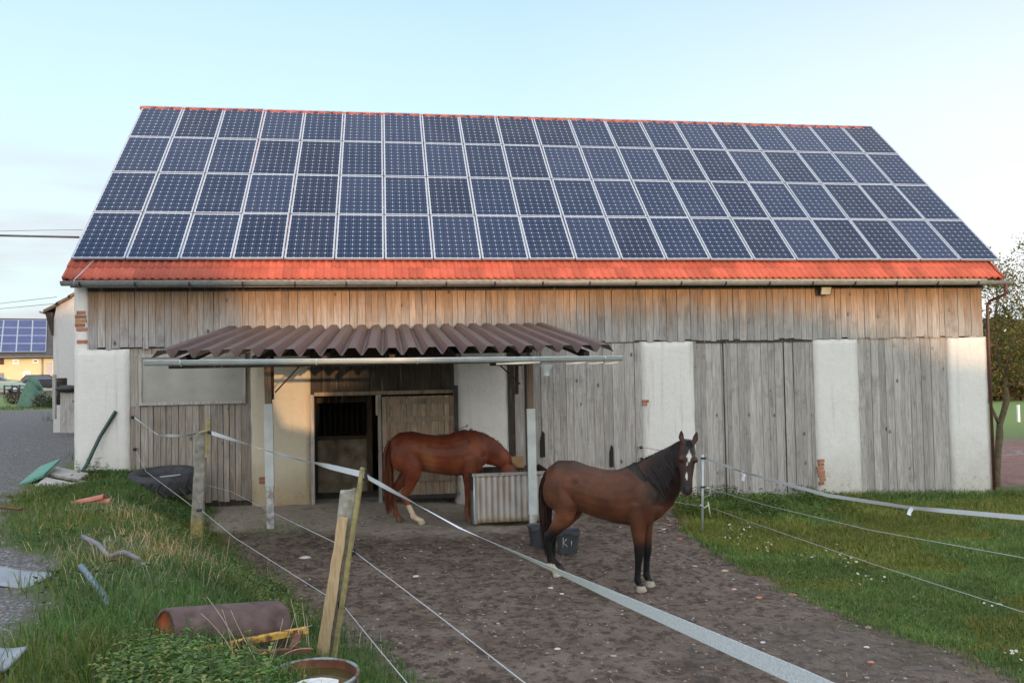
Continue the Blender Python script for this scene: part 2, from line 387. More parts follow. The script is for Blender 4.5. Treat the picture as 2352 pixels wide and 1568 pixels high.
# gaps in the boards (dark battens behind the boards show through)
for a_,b_,c_ in ((8.6,15.54,-.6),(16.6,18.855,-.7),(1.045,3.36,0)): MB().box((a_,.06,c_),(b_,.1,3.2),(.5,.1,0)).build('backing_boards',M_DK,barn)
M_VOID=simple('black_void',(.004,.004,.004),(.006,.006,.006))
for (x,z,w,h) in ((9.32,1.02,.11,.5),(10.82,.72,.09,.42)):
    mb=MB(); mb.prism([(x-w/2,z-h/2),(x+w/2,z-h/2),(x+w/2*.9,z+h/2),(x,z+h*.62),(x-w/2,z+h*.2)],-.032,-.012); mb.build('broken_board_gap',M_VOID,barn)  # black plates set on the boards, the darkness of holes painted in
# thin rails, door edges
mb=MB()
for x in (14.82,13.4): mb.box((x,-.022,-.2),(x+.018,-.0,3.15),(.3,.15,0))
mb.box((12.8,-.02,3.14),(15.5,.0,3.2),(.3,.3,0)); mb.box((8.7,-.022,3.17),(11.5,-.0,3.205),(.3,.4,0))
mb.box((8.62,-.055,.2),(8.74,-.02,3.0),(.8,.3,0)); mb.box((8.98,-.05,.2),(9.08,-.022,3.0),(.1,.35,0))
mb.build('door_edge_batten',M_DK,barn)
# long board window with glazing
win=MB(); a,b,c,d=1.22,3.26,2.06,3.07
for (p,q) in (((a,-.035,c),(b,.03,c+.06)),((a,-.035,d-.06),(b,.03,d)),((a,-.035,c+.06),(a+.06,.03,d-.06)),((b-.06,-.035,c+.06),(b,.03,d-.06))): win.box(p,q,(.6,.8,0))
wf=win.build('window_frame',M_LO,barn); pn=MB(); pn.box((a+.06,-.005,c+.06),(b-.06,.015,d-.06)); pn.build('window_pane',M_GLASSY,wf)
# floor slab, inner walls
mb=MB(); mb.box((1.,.35,-.2),(19.5,DEP,.02),(.5,.5,.5)); mb.build('stable_floor',M_CONC,barn)
mb=MB(); mb.box((X0,.3,-.3),(X0+.3,DEP,4.6)); mb.box((X1-.3,.3,-.7),(X1,DEP,4.6)); mb.box((X0+.3,DEP-.3,-.5),(X1-.3,DEP,4.6))
mb.box((4.0,.32,3.6),(8.2,3.2,3.7)); 
for x,s in ((X0,0),(X1-.3,1)):
    mb.add([(x,.3,4.6),(x,DEP-.3,4.6),(x,4.70,8.95),(x+.3,.3,4.6),(x+.3,DEP-.3,4.6),(x+.3,4.70,8.95)],[(0,1,2),(3,5,4),(0,2,5,3),(1,4,5,2)])
mb.build('gable_wall',M_PLB,barn)
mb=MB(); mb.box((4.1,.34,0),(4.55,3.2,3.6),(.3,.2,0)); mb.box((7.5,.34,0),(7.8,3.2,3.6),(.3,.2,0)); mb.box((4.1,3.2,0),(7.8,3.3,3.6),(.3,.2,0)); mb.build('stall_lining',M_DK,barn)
# loose box front inside the door
mb=MB(); wallgrid(mb,4.5,5.62,.0,1.17,1.3,.12,.1,.02,9); mb.build('stall_wall',simple('dirty_limewash',(.16,.12,.08),(.42,.38,.30),3.5,.9),barn)
mb=MB(); mb.box((4.5,1.28,1.17),(5.7,1.36,1.25),(.2,.9,0)); mb.box((4.5,1.28,1.98),(5.7,1.38,2.14),(.2,.9,0)); mb.box((5.62,1.26,0),(5.74,1.38,2.2),(.2,.9,0)); mb.build('stall_rail',m_planks('stall_wood',(.10,.055,.03),(.09,.07,.05)),barn)
mb=MB()
for k in range(9): mb.tube([(4.58+.12*k,1.32,1.25),(4.58+.12*k,1.32,1.98)],.013,6)
mb.build('stall_bars',M_IRON,barn)
# door posts, threshold
MB().box((4.53,-.055,-.1),(4.60,.06,2.2),(.4,.8,0)).build('door_post',M_LO,barn); MB().box((5.88,-.0,-.1),(5.95,.1,2.2),(.4,.8,0)).build('door_post',M_LO,barn); MB().box((4.60,-.03,2.17),(7.47,.03,2.245),(.4,.2,0)).build('door_lintel',M_DOOR,barn)
mb=MB(); mb.box((5.84,-.02,1.75),(5.88,.02,2.16),(.97,.5,.3)); mb.build('frame_patch',simple('pale_patch',(.45,.40,.3),(.6,.5,.4)),barn)
# open stable door folded back against the wall
dl=MB(); planks(dl,5.97,7.46,.1,2.13,-.10,.13,.03,.004,.006)
dr=dl.build('stable_door',M_DOOR,barn)
mb=MB()
for z,h in ((2.03,.12),(1.66,.11),(.46,.16),(.62,.07),(1.02,.10)): mb.box((5.98,-.135,z-h/2),(7.45,-.098-.003,z+h/2),(random.random(),.0,0))
mb.box((5.97,-.14,.12),(6.05,-.137+.036,2.12),(.3,.5,0)); mb.build('door_ledge',M_DOOR,dr)
mb=MB(); mb.box((7.455,-.15,1.2),(7.53,-.06,2.33)); mb.box((7.28,-.15,2.27),(7.455,-.08,2.33)); mb.build('door_bracket',M_IRON,dr); mb=MB().box((6.1,-.14,.02),(7.46,-.08,.1)); mb.build('door_sill',M_IRON,dr); mb=MB().box((7.1,-.155,1.22),(7.3,-.137,1.33))
mb.build('door_lock',M_IRON,dr); mb=MB(); mb.tube([(7.42,-.16,1.42),(7.55,-.22,1.44),(7.7,-.24,1.49)],.008,6); mb.tube([(7.69,-.24,1.47),(7.71,-.24,1.52)],.014,6)
mb.build('door_latch',M_IRON,dr)
# rust streaks on stable boarding: narrow iron straps
# ------------------------------------------------------------------ roof
ct,st_=math.cos(TH),math.sin(TH)
def slope(x,s,n=0):   # s metres up the slope from the lower edge of the panels, n metres off the panel plane
    return (x,-.15+s*ct-n*st_,4.968+s*st_+n*ct)
TN=-.14; SE=-.50; ST=6.72; TX0,TX1=-.02,20.0
pit=.157; seg=6
def tile_sheet(x0,x1,s0,s1,mir=False):
    mb=MB(); nw=int(round((x1-x0)/pit)); xs=[x0+(x1-x0)*i/(nw*seg) for i in range(nw*seg+1)]
    cl=.352; s=s0; V=[];F=[];C=[]
    prof=[]
    for i in range(len(xs)):
        ph=(i%seg)/seg; prof.append(.040*max(0,math.sin(PI*min(1,ph/.62)))**1.2 if ph<.62 else .0)
    row=0
    while s<s1:
        e=min(s+cl+.02,s1); o=len(V)
        rr=[random.uniform(.74,1.12) for _ in range(len(xs)//(2*seg)+2)]
        for sl,lift in ((s-.0,-.012),(s,.022),(e,.004)):
            for i,x in enumerate(xs):
                q=slope(x,sl,TN+prof[i]+lift-(.008 if lift<0 else 0)); V.append(q if not mir else (q[0],2*4.72-q[1],q[2])); k=rr[i//(2*seg)]; C.append((k,k,k))
        n=len(xs)
        for a in (0,1):
            for i in range(n-1):
                p=o+a*n+i; F.append((p,p+1,p+n+1,p+n) if not mir else (p,p+n,p+n+1,p+1))
        s+=cl; row+=1
    mb.add(V,F,C,True); return mb
roof=tile_sheet(TX0,TX1,SE,ST).build('roof_tiles',M_TILE,barn)
bk=MB(); a=slope(TX0,SE,TN);b=slope(TX1,ST,TN); bk.add([(TX0,9.44-a[1],a[2]),(TX1,9.44-a[1],a[2]),(TX1,9.44-b[1],b[2]),(TX0,9.44-b[1],b[2])],[(0,1,2,3)]); bk.build('rear_roof',M_TILE,barn)
# deck under the tiles closes the roof; verge boards at the gables
mb=MB()
def deckpt(x,s,n): return slope(x,s,n)
mb.hexa([deckpt(TX0+.03,SE+.05,TN-.10),deckpt(TX1-.03,SE+.05,TN-.10),deckpt(TX1-.03,ST-.1,TN-.10),deckpt(TX0+.03,ST-.1,TN-.10),deckpt(TX0+.03,SE+.05,TN-.045),deckpt(TX1-.03,SE+.05,TN-.045),deckpt(TX1-.03,ST-.1,TN-.045),deckpt(TX0+.03,ST-.1,TN-.045)],(.5,.3,0)); mb.build('roof_deck',M_DK,barn)
for x in (TX0-.004,TX1+.004):
    mb=MB()
    k=int((ST-SE)/.352)
    for i in range(k+1):
        s=SE+.352*i; e=min(s+.36,ST); w=.022
        mb.hexa([slope(x-w,s,TN-.13),slope(x+w,s,TN-.13),slope(x+w,e,TN-.13),slope(x-w,e,TN-.13),slope(x-w,s,TN+.055),slope(x+w,s,TN+.055),slope(x+w,e,TN+.03),slope(x-w,e,TN+.03)],(.8,.8,.8))
    mb.build('verge_tiles',M_TILE,barn)
mb=MB(); n=50; L=(TX1-TX0)/n
RZ=slope(0,ST,TN)[2]
for i in range(n):
    x=TX0+L*i; k=random.uniform(.85,1.1); h0,h1=.10,.075
    vs=[];m=7
    for xx,hr in ((x-.02,.105),(x+L+.015,.085)):
        for j in range(m):
            a=PI*j/(m-1); vs.append((xx,4.70-math.cos(a)*hr*1.2,RZ-.075+math.sin(a)*hr+(.0 if hr<.1 else .016)))
    fs=[(j,j+1,m+j+1,m+j) for j in range(m-1)]+[tuple(range(m-1,-1,-1)),tuple(range(m,2*m))]
    mb.add(vs,fs,(k,k,k),True)
mb.build('ridge_tiles',M_TILE,barn)
# eaves: fascia, soffit, rafter ends, gutter, brackets
ge=slope(0,SE,TN); GY=ge[1]-.055; GZ=ge[2]-.055
mb=MB(); mb.box((TX0+.1,GY+.105,GZ-.10),(TX1-.35,GY+.135,GZ+.055),(.5,.7,0)); mb.build('fascia_board',M_LO,barn)
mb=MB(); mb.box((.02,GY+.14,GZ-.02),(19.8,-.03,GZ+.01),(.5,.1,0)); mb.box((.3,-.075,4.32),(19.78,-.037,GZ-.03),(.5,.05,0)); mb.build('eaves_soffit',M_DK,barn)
def halfround(mb,x0,x1,y,z0,z1,r,n=9,t=.006,col=(1,1,1)):
    vs=[];
    for x,z in ((x0,z0),(x1,z1)):
        for rr in (r,r-t):
            for j in range(n+1):
                a=PI+PI*j/n; vs.append((x,y+rr*math.cos(a),z+rr*math.sin(a)))
    m=n+1;fs=[]
    for j in range(n):
        fs.append((j,2*m+j,2*m+j+1,j+1)); fs.append((m+j,m+j+1,3*m+j+1,3*m+j)); fs.append((j,j+1,m+j+1,m+j)); fs.append((2*m+j,3*m+j,3*m+j+1,2*m+j+1))
    for j in (0,n): fs.append((j,m+j,3*m+j,2*m+j))
    mb.add(vs,fs,col,True)
    mb.tube([(x0,y-r,z0),(x1,y-r,z1)],.011,6,col)
mb=MB(); halfround(mb,TX0-.02,20.13,GY,GZ,GZ-.035,.078)
for x,z in ((TX0-.02,GZ),(20.13,GZ-.035)):
    vs=[(x,GY+.078*math.cos(PI+PI*j/9),z+.078*math.sin(PI+PI*j/9)) for j in range(10)]; mb.add(vs,[tuple(range(10))])
gut=mb.build('gutter',M_ZINC,barn)
for k in range(20):
    mb=MB(); x=.30+1.0*k; z=GZ-.035*(x-TX0)/20.2
    pts=[(x,GY+.084*math.cos(PI+PI*j/8),z+.084*math.sin(PI+PI*j/8)) for j in range(9)]; mb.tube(pts,(.016),5); mb.build('gutter_bracket',M_IRON,gut)
mb=MB(); x=20.03; z=GZ-.035-.05
mb.tube([(x,GY,z+.02),(x,GY,z-.22),(x-.05,GY+.05,z-.27),(19.92,-.10,4.02),(19.89,-.05,3.92),(19.88,-.05,3.5),(19.89,-.05,-.6)],[.055,.038,.034,.034,.034,.034,.034],10)
mb.build('downpipe',simple('brown_downpipe',(.07,.03,.025),(.12,.05,.04),5,.5),barn)
mb=MB(); p0=Vector(slope(.42,-.02,-.05)); p1=Vector(slope(.22,-.62,-.06)); mb.tube([p0,p1,(p1.x-.02,GY-.06,GZ-.08)],.008,6); mb.build('lightning_wire',M_GALV,barn)
# ------------------------------------------------------------------ solar panels: 20 x 4, each a thing
PW,PL_=.99,1.645; th=.042
fb=MB(); fw=.0165
for p,q in (((0,0,-th),(PW,fw,0)),((0,PL_-fw,-th),(PW,PL_,0)),((0,fw,-th),(fw,PL_-fw,0)),((PW-fw,fw,-th),(PW,PL_-fw,0))): fb.box(p,q)
gb=MB(); gb.add([(fw,fw,-.004),(PW-fw,fw,-.004),(PW-fw,PL_-fw,-.004),(fw,PL_-fw,-.004)],[(0,1,2,3)])
e=.10; gb.uv=[(-e,-e),(6+e,-e),(6+e,10+e),(-e,10+e)]
pan=fb.build('solar_panel',M_ALU); cel=gb.build('cell_glass',M_CELL,pan)
ordn='first second third fourth fifth sixth seventh eighth ninth tenth eleventh twelfth thirteenth fourteenth fifteenth sixteenth seventeenth eighteenth nineteenth twentieth'.split()
rown=['bottom row','second row from the eaves','second row from the ridge','top row']
for r in range(4):
    for k in range(20):
        o=pan if (r==0 and k==0) else dup(pan)
        o.location=slope(.01+1.01*k,1.67*r+.012); o.rotation_euler=(TH+random.gauss(0,.0025),random.gauss(0,.004),0)
        pl='at the left end' if k==0 else 'at the right end' if k==19 else (ordn[k]+' from the left' if k<10 else ordn[19-k]+' from the right')
        tag(o,'solar panel, %s on the barn roof, %s'%(rown[r],pl),'solar panel','solar panels on the barn roof')
mb=MB()
for r in range(4):
    for s in (.4,1.25): mb.beam(slope(.05,1.67*r+s,-.075),slope(20.15,1.67*r+s,-.075),.04,.04)
tag(mb.build('panel_mounting_rail',M_ALU),'aluminium rails holding the rows of solar panels off the tiles','mounting rail')
# floodlight
fl=thing('floodlight','small square floodlight on the boards under the right part of the gutter','floodlight',(0,0,0))
p=onY(1897,668,-.22); mb=MB(); x,y,z=p; mb.hexa([(x-.13,y+.02,z-.09),(x+.13,y+.02,z-.09),(x+.10,y+.13,z-.06),(x-.10,y+.13,z-.06),(x-.13,y-.03,z+.09),(x+.13,y-.03,z+.09),(x+.10,y+.11,z+.07),(x-.10,y+.11,z+.07)]); mb.beam((x,y+.1,z),(x,-.03,z),.04,.06); mb.build('housing',M_IRON,fl)
mb=MB(); mb.hexa([(x-.11,y+.012,z-.075),(x+.11,y+.012,z-.075),(x+.11,y+.02,z-.075),(x-.11,y+.02,z-.075),(x-.11,y-.034,z+.072),(x+.11,y-.034,z+.072),(x+.11,y-.02,z+.072),(x-.11,y-.02,z+.072)]); mb.build('lens',simple('lamp_glass',(.35,.36,.30),(.5,.5,.42),5,.2),fl)
M_FOAM=simple('old_sealing_tape',(.55,.5,.38),(.7,.66,.55))
# ------------------------------------------------------------------ canopy
can=thing('canopy','lean-to canopy of brown corrugated metal with a galvanised gutter over the stable door','canopy',(0,0,0))
CYF=-5.3; ZB,ZF=3.52,2.885
cl=onY(345,822,CYF)[0]; cr=onY(1412,806,CYF)[0]
mb=MB(); prof=[];np_=int(round((cr-cl)/.281)); pp=(cr-cl)/np_; hh=.105
for k in range(np_):
    x=cl+pp*k; prof+= [(x,0),(x+.05*pp,0),(x+.31*pp,hh),(x+.69*pp,hh),(x+.95*pp,0)]
prof.append((cr,0)); NY=10
def ztop(y,x): return ZF+(ZB-ZF)*(y-CYF)/(0-CYF)
vs=[];fs=[];cs=[]
for i in range(NY+1):
    y=CYF+(-.04-CYF)*i/NY
    for j,(x,h) in enumerate(prof):
        w=mn.noise((x*1.1,y*.8,2))*.012
        vs.append((x,y+(random.uniform(-.012,.012) if i==0 else 0),ztop(y,x)+h+w)); s=.85+.3*mn.noise((x*3,y*.3,0))+.25*mn.noise((round(x/pp/3),0,9)); cs.append((s,s,s))
n=len(prof)
for i in range(NY):
    for j in range(n-1): a=i*n+j; fs.append((a,a+1,a+n+1,a+n))
mb.add(vs,fs,cs); o=mb.build('roof_sheet',M_SHEET,can); sd=o.modifiers.new('s','SOLIDIFY'); sd.thickness=.004; sd.offset=0
gl=onY(333,834,CYF-.06); gr=onY(1428,823,CYF-.06)
mb=MB(); halfround(mb,gl[0],gr[0],CYF-.06,gl[2]+.03,gr[2]+.03,.068)
for p in (gl,gr):
    mb.add([(p[0],CYF-.06+.068*math.cos(PI+PI*j/9),p[2]+.03+.068*math.sin(PI+PI*j/9)) for j in range(10)],[tuple(range(10))])
cg=mb.build('gutter',M_GALV,can)
mb=MB(); x=onY(1255,842,CYF-.06); mb.lathe([(.10,.02),(.085,-.03),(.05,-.07),(.045,-.14)],14,(x[0],x[1],x[2]+.01)); mb.build('gutter_outlet',M_GALV,cg)
mb=MB()
for k in (.07,.34,.55,.8,.96):
    x=gl[0]+(gr[0]-gl[0])*k; z=gl[2]+(gr[2]-gl[2])*k+.03
    mb.tube([(x,CYF-.06+.072*math.cos(PI+PI*j/8),z+.072*math.sin(PI+PI*j/8)) for j in range(9)],.012,5)
mb.build('gutter_joint',M_GALV,cg)
for a,b in ((1140,1240),(1300,1345),(1352,1385),(1390,1420)):
    mb=MB(); p,q=onY(a,836,CYF-.135),onY(b,832,CYF-.135); mb.tube([p,((p[0]+q[0])/2,p[1],p[2]+.005),q],[.014,.02,.012],6)
    mb.build('foam_strip',M_FOAM,cg)
for xx in np.linspace(cl+.4,cr-.4,7):
    mb=MB(); mb.beam((xx,-.05,ztop(-.05,0)-.075),(xx,CYF+.12,ztop(CYF+.12,0)-.06),.08,.10,(random.random(),.4,0)); mb.build('rafter',M_DK,can)
for yy,xa,xb in ((-4.9,cl+.15,cr-.15),(-2.46,3.9,8.7),(-.12,cl+.15,cr-.15)):
    mb=MB(); mb.beam((xa,yy,ztop(yy,0)-(.16 if yy<-4 else .21)),(xb,yy,ztop(yy,0)-(.16 if yy<-4 else .21)),.10,(.06 if yy<-4 else .14),(.5,.6,0)); mb.build('purlin',M_DK,can)
M_POST=m_planks('canopy_post_wood',(.22,.145,.09),(.25,.20,.155))
def canopy_post(bx,by,bz,topx,zsteel,zlow):
    zt=ztop(by,0)-.28
    mb=MB(); mb.beam((topx+(bx-topx)*.55,by,zsteel-.12),(topx,by,zt),.11,.11,(random.random(),.9,0)); o=mb.build('post',M_POST,can)
    m2=MB(); q=(bx+(topx-bx)*.1,by-.07,zlow)
    tp=(topx+(bx-topx)*.5,by-.07,zsteel)
    m2.beam(q,tp,.145,.012,up=(0,1,0)); m2.beam((q[0]-.066,by-.026,zlow),(tp[0]-.066,by-.026,zsteel),.012,.074,up=(0,1,0)); m2.beam((q[0]+.066,by-.026,zlow),(tp[0]+.066,by-.026,zsteel),.012,.074,up=(0,1,0))
    m2.build('steel_sleeve',M_GALV,o)
    m3=MB(); m3.beam((bx,by-.015,bz-.1),(q[0],by-.02,zlow+.06),.12,.09,up=(0,1,0)); m3.build('post_foot',simple('peeling_white_metal',(.12,.11,.11),(.58,.60,.60),11,.6),o)
a=onY(622,1213,-2.46);b=onY(613,927,-2.46);c=onY(618,1115,-2.46);d=onY(614,848,-2.46)
canopy_post(a[0],-2.46,a[2],d[0],b[2],c[2])
e=onY(1224,1222,-3.0);g=onY(1217,938,-3.0);h=onY(1222,1180,-3.0);k=onY(1216,842,-3.0)
canopy_post(e[0],-3.0,e[2]-.02,k[0],g[2],h[2])
mb=MB(); p=onY(625,850,-2.4);q=onY(625,917,-2.4); mb.beam(q,(p[0],p[1],p[2]+.3),.06,.06)
p2=onY(1187,848,-2.9);q2=onY(1187,905,-2.9); mb.beam(q2,(p2[0],p2[1],p2[2]+.3),.06,.06)
r1=onY(632,901,-2.38);r2=onY(692,836,-2.38); mb.tube([r1,r2],.014,6); mb.beam(onY(624,838,-2.38),onY(700,838,-2.38),.04,.07)
s1=onY(1150,840,-2.88);s2=onY(1195,882,-2.88); mb.tube([s1,s2],.014,6); mb.beam(onY(1125,836,-2.88),onY(1200,836,-2.88),.04,.06)
mb.build('brace',simple('brown_steel',(.05,.02,.015),(.09,.04,.03)),can)
for i,(px_,py) in enumerate(((899,757),(1022,753))):
    p=onY(px_,py,-.12); mb=MB(); mb.hexa([(p[0]-.03,p[1],p[2]-.09),(p[0]+.03,p[1]-.02,p[2]-.09),(p[0]+.03,p[1]+.03,p[2]-.09),(p[0]-.03,p[1]+.03,p[2]-.09),(p[0]-.0,p[1],p[2]+.10),(p[0]+.07,p[1],p[2]+.08),(p[0]+.07,p[1]+.03,p[2]+.08),(p[0],p[1]+.03,p[2]+.10)],(1,.55,.4))
    tag(mb.build('tile_shard',M_BRICK),'small red tile shard stuck upright behind the canopy sheet, %s of two'%('left','right')[i],'tile shard')
# ------------------------------------------------------------------ horses
V3=Vector
def loft(mb,secs,n=16,side=(0,1,0)):
    # secs: (centre, lateral half, sagittal half[, side])
    vs=[];fs=[];k=len(secs)
    for i,s in enumerate(secs):
        c=V3(s[0]); t=(V3(secs[min(i+1,k-1)][0])-V3(secs[max(i-1,0)][0])).normalized()
        sd=V3(s[3]) if len(s)>3 else V3(side); sd=(sd-t*sd.dot(t)).normalized(); nn=t.cross(sd).normalized()
        for j in range(n):
            a=2*PI*j/n; vs.append(c+sd*(s[1]*math.cos(a))+nn*(s[2]*math.sin(a)))
    for i in range(k-1):
        for j in range(n): fs.append((i*n+j,i*n+(j+1)%n,(i+1)*n+(j+1)%n,(i+1)*n+j))
    fs.append(tuple(range(n-1,-1,-1)));fs.append(tuple((k-1)*n+j for j in range(n)))
    mb.add(vs,fs,(1,1,1),True)
def ellip(mb,c,r,n=14,rot=0):
    vs=[];fs=[];cr,sr=math.cos(rot),math.sin(rot)
    for i in range(n+1):
        p=PI*i/n
        for j in range(n):
            a=2*PI*j/n; x=r[0]*math.sin(p)*math.cos(a);y=r[1]*math.sin(p)*math.sin(a);z=r[2]*math.cos(p)
            vs.append((c[0]+x*cr+z*sr,c[1]+y,c[2]-x*sr+z*cr))
    for i in range(n):
        for j in range(n): fs.append((i*n+j,(i+1)*n+j,(i+1)*n+(j+1)%n,i*n+(j+1)%n))
    mb.add(vs,fs,(1,1,1),True)
def interp(lst,t):
    t=max(0,min(len(lst)-1.0001,t)); i=int(t); f=t-i
    return [V3(a)*(1-f)+V3(b)*f if hasattr(a,'__len__') else a*(1-f)+b*f for a,b in zip(lst[i],lst[i+1])]
def m_coat(name):
    t=NT(name); v=t.co((1,1,1)); n=t.noise(v,5,5,.6); f=t.noise(t.co((34,34,120)),1.6,4,.7)
    c=t.mix(1,t.attr(),t.ramp(n,(.3,.68),(.7,1.28)),'MULTIPLY'); c=t.mix(1,c,t.ramp(f,(.3,.74),(.7,1.24)),'MULTIPLY')
    return t.fin(c,t.ramp(n,(.3,.36),(.7,.58)),t.math('ADD',f,t.noise(v,11,4)),.22,.006,spec=.25,Sheen_Weight=.03,Sheen_Roughness=.4)
M_COAT=m_coat('horse_coat')
def m_hair(name):
    t=NT(name); n=t.noise(t.co((30,30,3)),4,3); c=t.mix(1,t.attr(),t.ramp(n,(.3,.7),(.7,1.25)),'MULTIPLY'); return t.fin(c,.5,spec=.3)
M_HAIR=m_hair('horse_hair')
M_EYE=simple('dark_eye',(.008,.006,.005),(.012,.009,.007),5,.08)
def smoothmesh(mb,name,voxel,iters):
    o=mb.build(name,None); rm=o.modifiers.new('r','REMESH'); rm.mode='VOXEL'; rm.voxel_size=voxel; rm.use_smooth_shade=True
    sm=o.modifiers.new('s','SMOOTH'); sm.factor=.5; sm.iterations=iters
    dg=bpy.context.evaluated_depsgraph_get(); ev=o.evaluated_get(dg); me=bpy.data.meshes.new_from_object(ev); old=o.data
    o.modifiers.clear(); o.data=me; bpy.data.meshes.remove(old); me.name=name
    me.polygons.foreach_set('use_smooth',[True]*len(me.polygons))
    return o
def sstep(a,b,x): return float(sst((x-a)/(b-a)))
def lerp3(a,b,f): return tuple(x*(1-f)+y*f for x,y in zip(a,b))
LEG=1.14
def horse(label,loc,rz,neck,headp,fore,hind,colf,hair,mane,tailspec,tilt=0,belly=1.,scale=1.,eyes=True):
    cz,sz=math.cos(rz),math.sin(rz); hx=lambda x,y:(loc[0]+x*cz-y*sz,loc[1]+x*sz+y*cz)
    zf=np.mean([float(gh(*hx(1.43,s*.146),True)) for s in (-1,1)]); zh=np.mean([float(gh(*hx(.27,s*.147),True)) for s in (-1,1)])
    tilt=math.atan2(zh-zf,1.16); loc=(loc[0],loc[1],zf+1.43*math.tan(tilt)-.006)
    root=thing('horse',label,'horse',loc,rz); root.rotation_euler=(0,tilt,rz); root.scale=(scale,)*3
    mb=MB()
    tr=[(.0,1.22,.10,.07),(.05,1.23,.20,.135),(.16,1.25,.285,.215),(.34,1.245,.315,.265),(.54,1.20,.315,.265),(.78,1.16,.325,.285),(1.0,1.148,.352,.285),(1.17,1.172,.383,.25),(1.30,1.205,.388,.205),(1.43,1.195,.335,.205),(1.55,1.165,.255,.19),(1.64,1.13,.165,.135),(1.675,1.12,.08,.06)]
    loft(mb,[((x,0,z),ry,rz_) for x,z,rz_,ry in tr],20)
    for s in (-1,1):
        ellip(mb,(.25,s*.135,1.17),(.245,.135,.30),rot=.25)       # haunch
        ellip(mb,(.50,s*.185,1.33),(.10,.075,.08))              # point of hip
        ellip(mb,(1.40,s*.145,1.14),(.16,.085,.29),rot=-.35)      # shoulder
        ellip(mb,(1.53,s*.10,1.08),(.13,.085,.13))               # breast
    loft(mb,[(p,rl*1.12,rs*1.10,sd) for p,rl,rs,sd in neck],16)
    P,d,h=V3(headp[0]),V3(headp[1]).normalized(),V3(headp[2]); h=(h-d*h.dot(d)).normalized(); sd=d.cross(h).normalized()
    hs=[(-.05,.06,.06,.035),(.0,.105,.085,.062),(.09,.135,.098,.085),(.17,.145,.102,.092),(.25,.135,.092,.09),(.34,.105,.078,.078),(.43,.084,.066,.066),(.51,.076,.068,.060),(.57,.074,.073,.056),(.61,.062,.064,.044),(.635,.032,.04,.018)]; hs=[(t_*1.02,a_*1.08,b_*1.10,c_*1.08) for t_,a_,b_,c_ in hs]
    loft(mb,[(P+d*t+h*(fl-hd),hw,hd,sd) for t,hd,hw,fl in hs],16)
    ellip(mb,P+d*.585+h*(-.045),(.04,.042,.04))                # chin
    for s in (-1,1):
        ellip(mb,P+d*.205+h*.055+sd*(s*.085),(.036,.036,.036)) # brow
        ellip(mb,P+d*.19-h*.085+sd*(s*.045),(.075,.045,.085))      # jowl
        e0=P+d*.01+h*.015+sd*(s*.062); tip=e0-d*.165+h*.035+sd*(s*.035); m1=e0-d*.075+sd*(s*.028)+h*.01
        loft(mb,[(e0,.030,.024,h),(m1,.024,.040,h),(m1*.45+tip*.55,.020,.030,h),(tip,.008,.008,h)],10)
    for s,ps in zip((-1,1),fore):
        fx=ps[0]; k=ps[1]
        loft(mb,[(c,a*(LEG if c[2]<.85 else 1),b*(LEG if c[2]<.85 else 1)) for c,a,b in [((1.36,s*.15,1.12),.085,.145),((1.35,s*.155,.94),.082,.125),((1.365+k*.2,s*.155,.76),.062,.086),((1.38+k*.5,s*.15,.58),.046,.058),((1.385+k*.7,s*.148,.49),.046,.056),((1.385+k*.75,s*.147,.43),.042,.048),((1.38+k*.85,s*.146,.33),.030,.038),((1.38+k*.95,s*.146,.20),.031,.039),((1.385+k,s*.146,.145),.037,.046),((1.41+k,s*.146,.095),.032,.037),((1.43+k,s*.146,.06),.046,.052),((1.445+k,s*.146,.0),.058,.068)]],14)
    for s,ps in zip((-1,1),hind):
        kx,hx,fx=ps      # hock x, fetlock x, hoof x
        loft(mb,[(c,a*(LEG if c[2]<.72 else 1),b*(LEG if c[2]<.72 else 1)) for c,a,b in [((.30,s*.15,1.15),.12,.21),((.36,s*.165,.98),.115,.185),((.345+kx*.3,s*.17,.83),.09,.135),((.255+kx*.65,s*.165,.68),.062,.088),((.17+kx,s*.16,.565),.05,.066),((.125+kx,s*.155,.51),.046,.062),((.125+kx,s*.15,.44),.040,.053),((.135+(kx+hx)*.5,s*.15,.32),.033,.042),((.15+hx,s*.148,.19),.034,.042),((.155+hx,s*.147,.145),.040,.049),((.185+(hx+fx)/2,s*.147,.095),.034,.039),((.205+fx,s*.147,.06),.047,.053),((.225+fx,s*.147,0),.058,.068)]],14)
        if kx<.4: ellip(mb,(.085+kx,s*.155,.54),(.03,.03,.05))
    o=smoothmesh(mb,'body',.0135,7); o.parent=root
    me=o.data; co=np.empty(len(me.vertices)*3,np.float32); me.vertices.foreach_get('co',co); co=co.reshape(-1,3)
    at=me.color_attributes.new('Col','FLOAT_COLOR','POINT'); out=np.ones((len(co),4),np.float32)
    fr=(P,d,h,sd)
    for i,q in enumerate(co):
        q=V3(q); r=q-P; out[i,:3]=colf(q,(r.dot(d),r.dot(h),r.dot(sd)))
    at.data.foreach_set('color',out.ravel()); me.materials.append(M_COAT)
    if eyes:
        for s in (-1,1):
            m=MB(); ellip(m,P+d*.215+h*.052+sd*(s*.097),(.021,.021,.021),10); m.build('eye',M_EYE,root)
    # hair
    def ribbon(m,pts,w,wd,c):
        vs=[];n=len(pts)
        for i,p in enumerate(pts):
            ww=w*(1-.75*(i/(n-1))**2); vs+= [p-wd*ww/2,p+wd*ww/2]
        m.add(vs,[(2*i,2*i+1,2*i+3,2*i+2) for i in range(n-1)],c,True)
    N,len0,len1,sg,reach=mane
    m=MB()
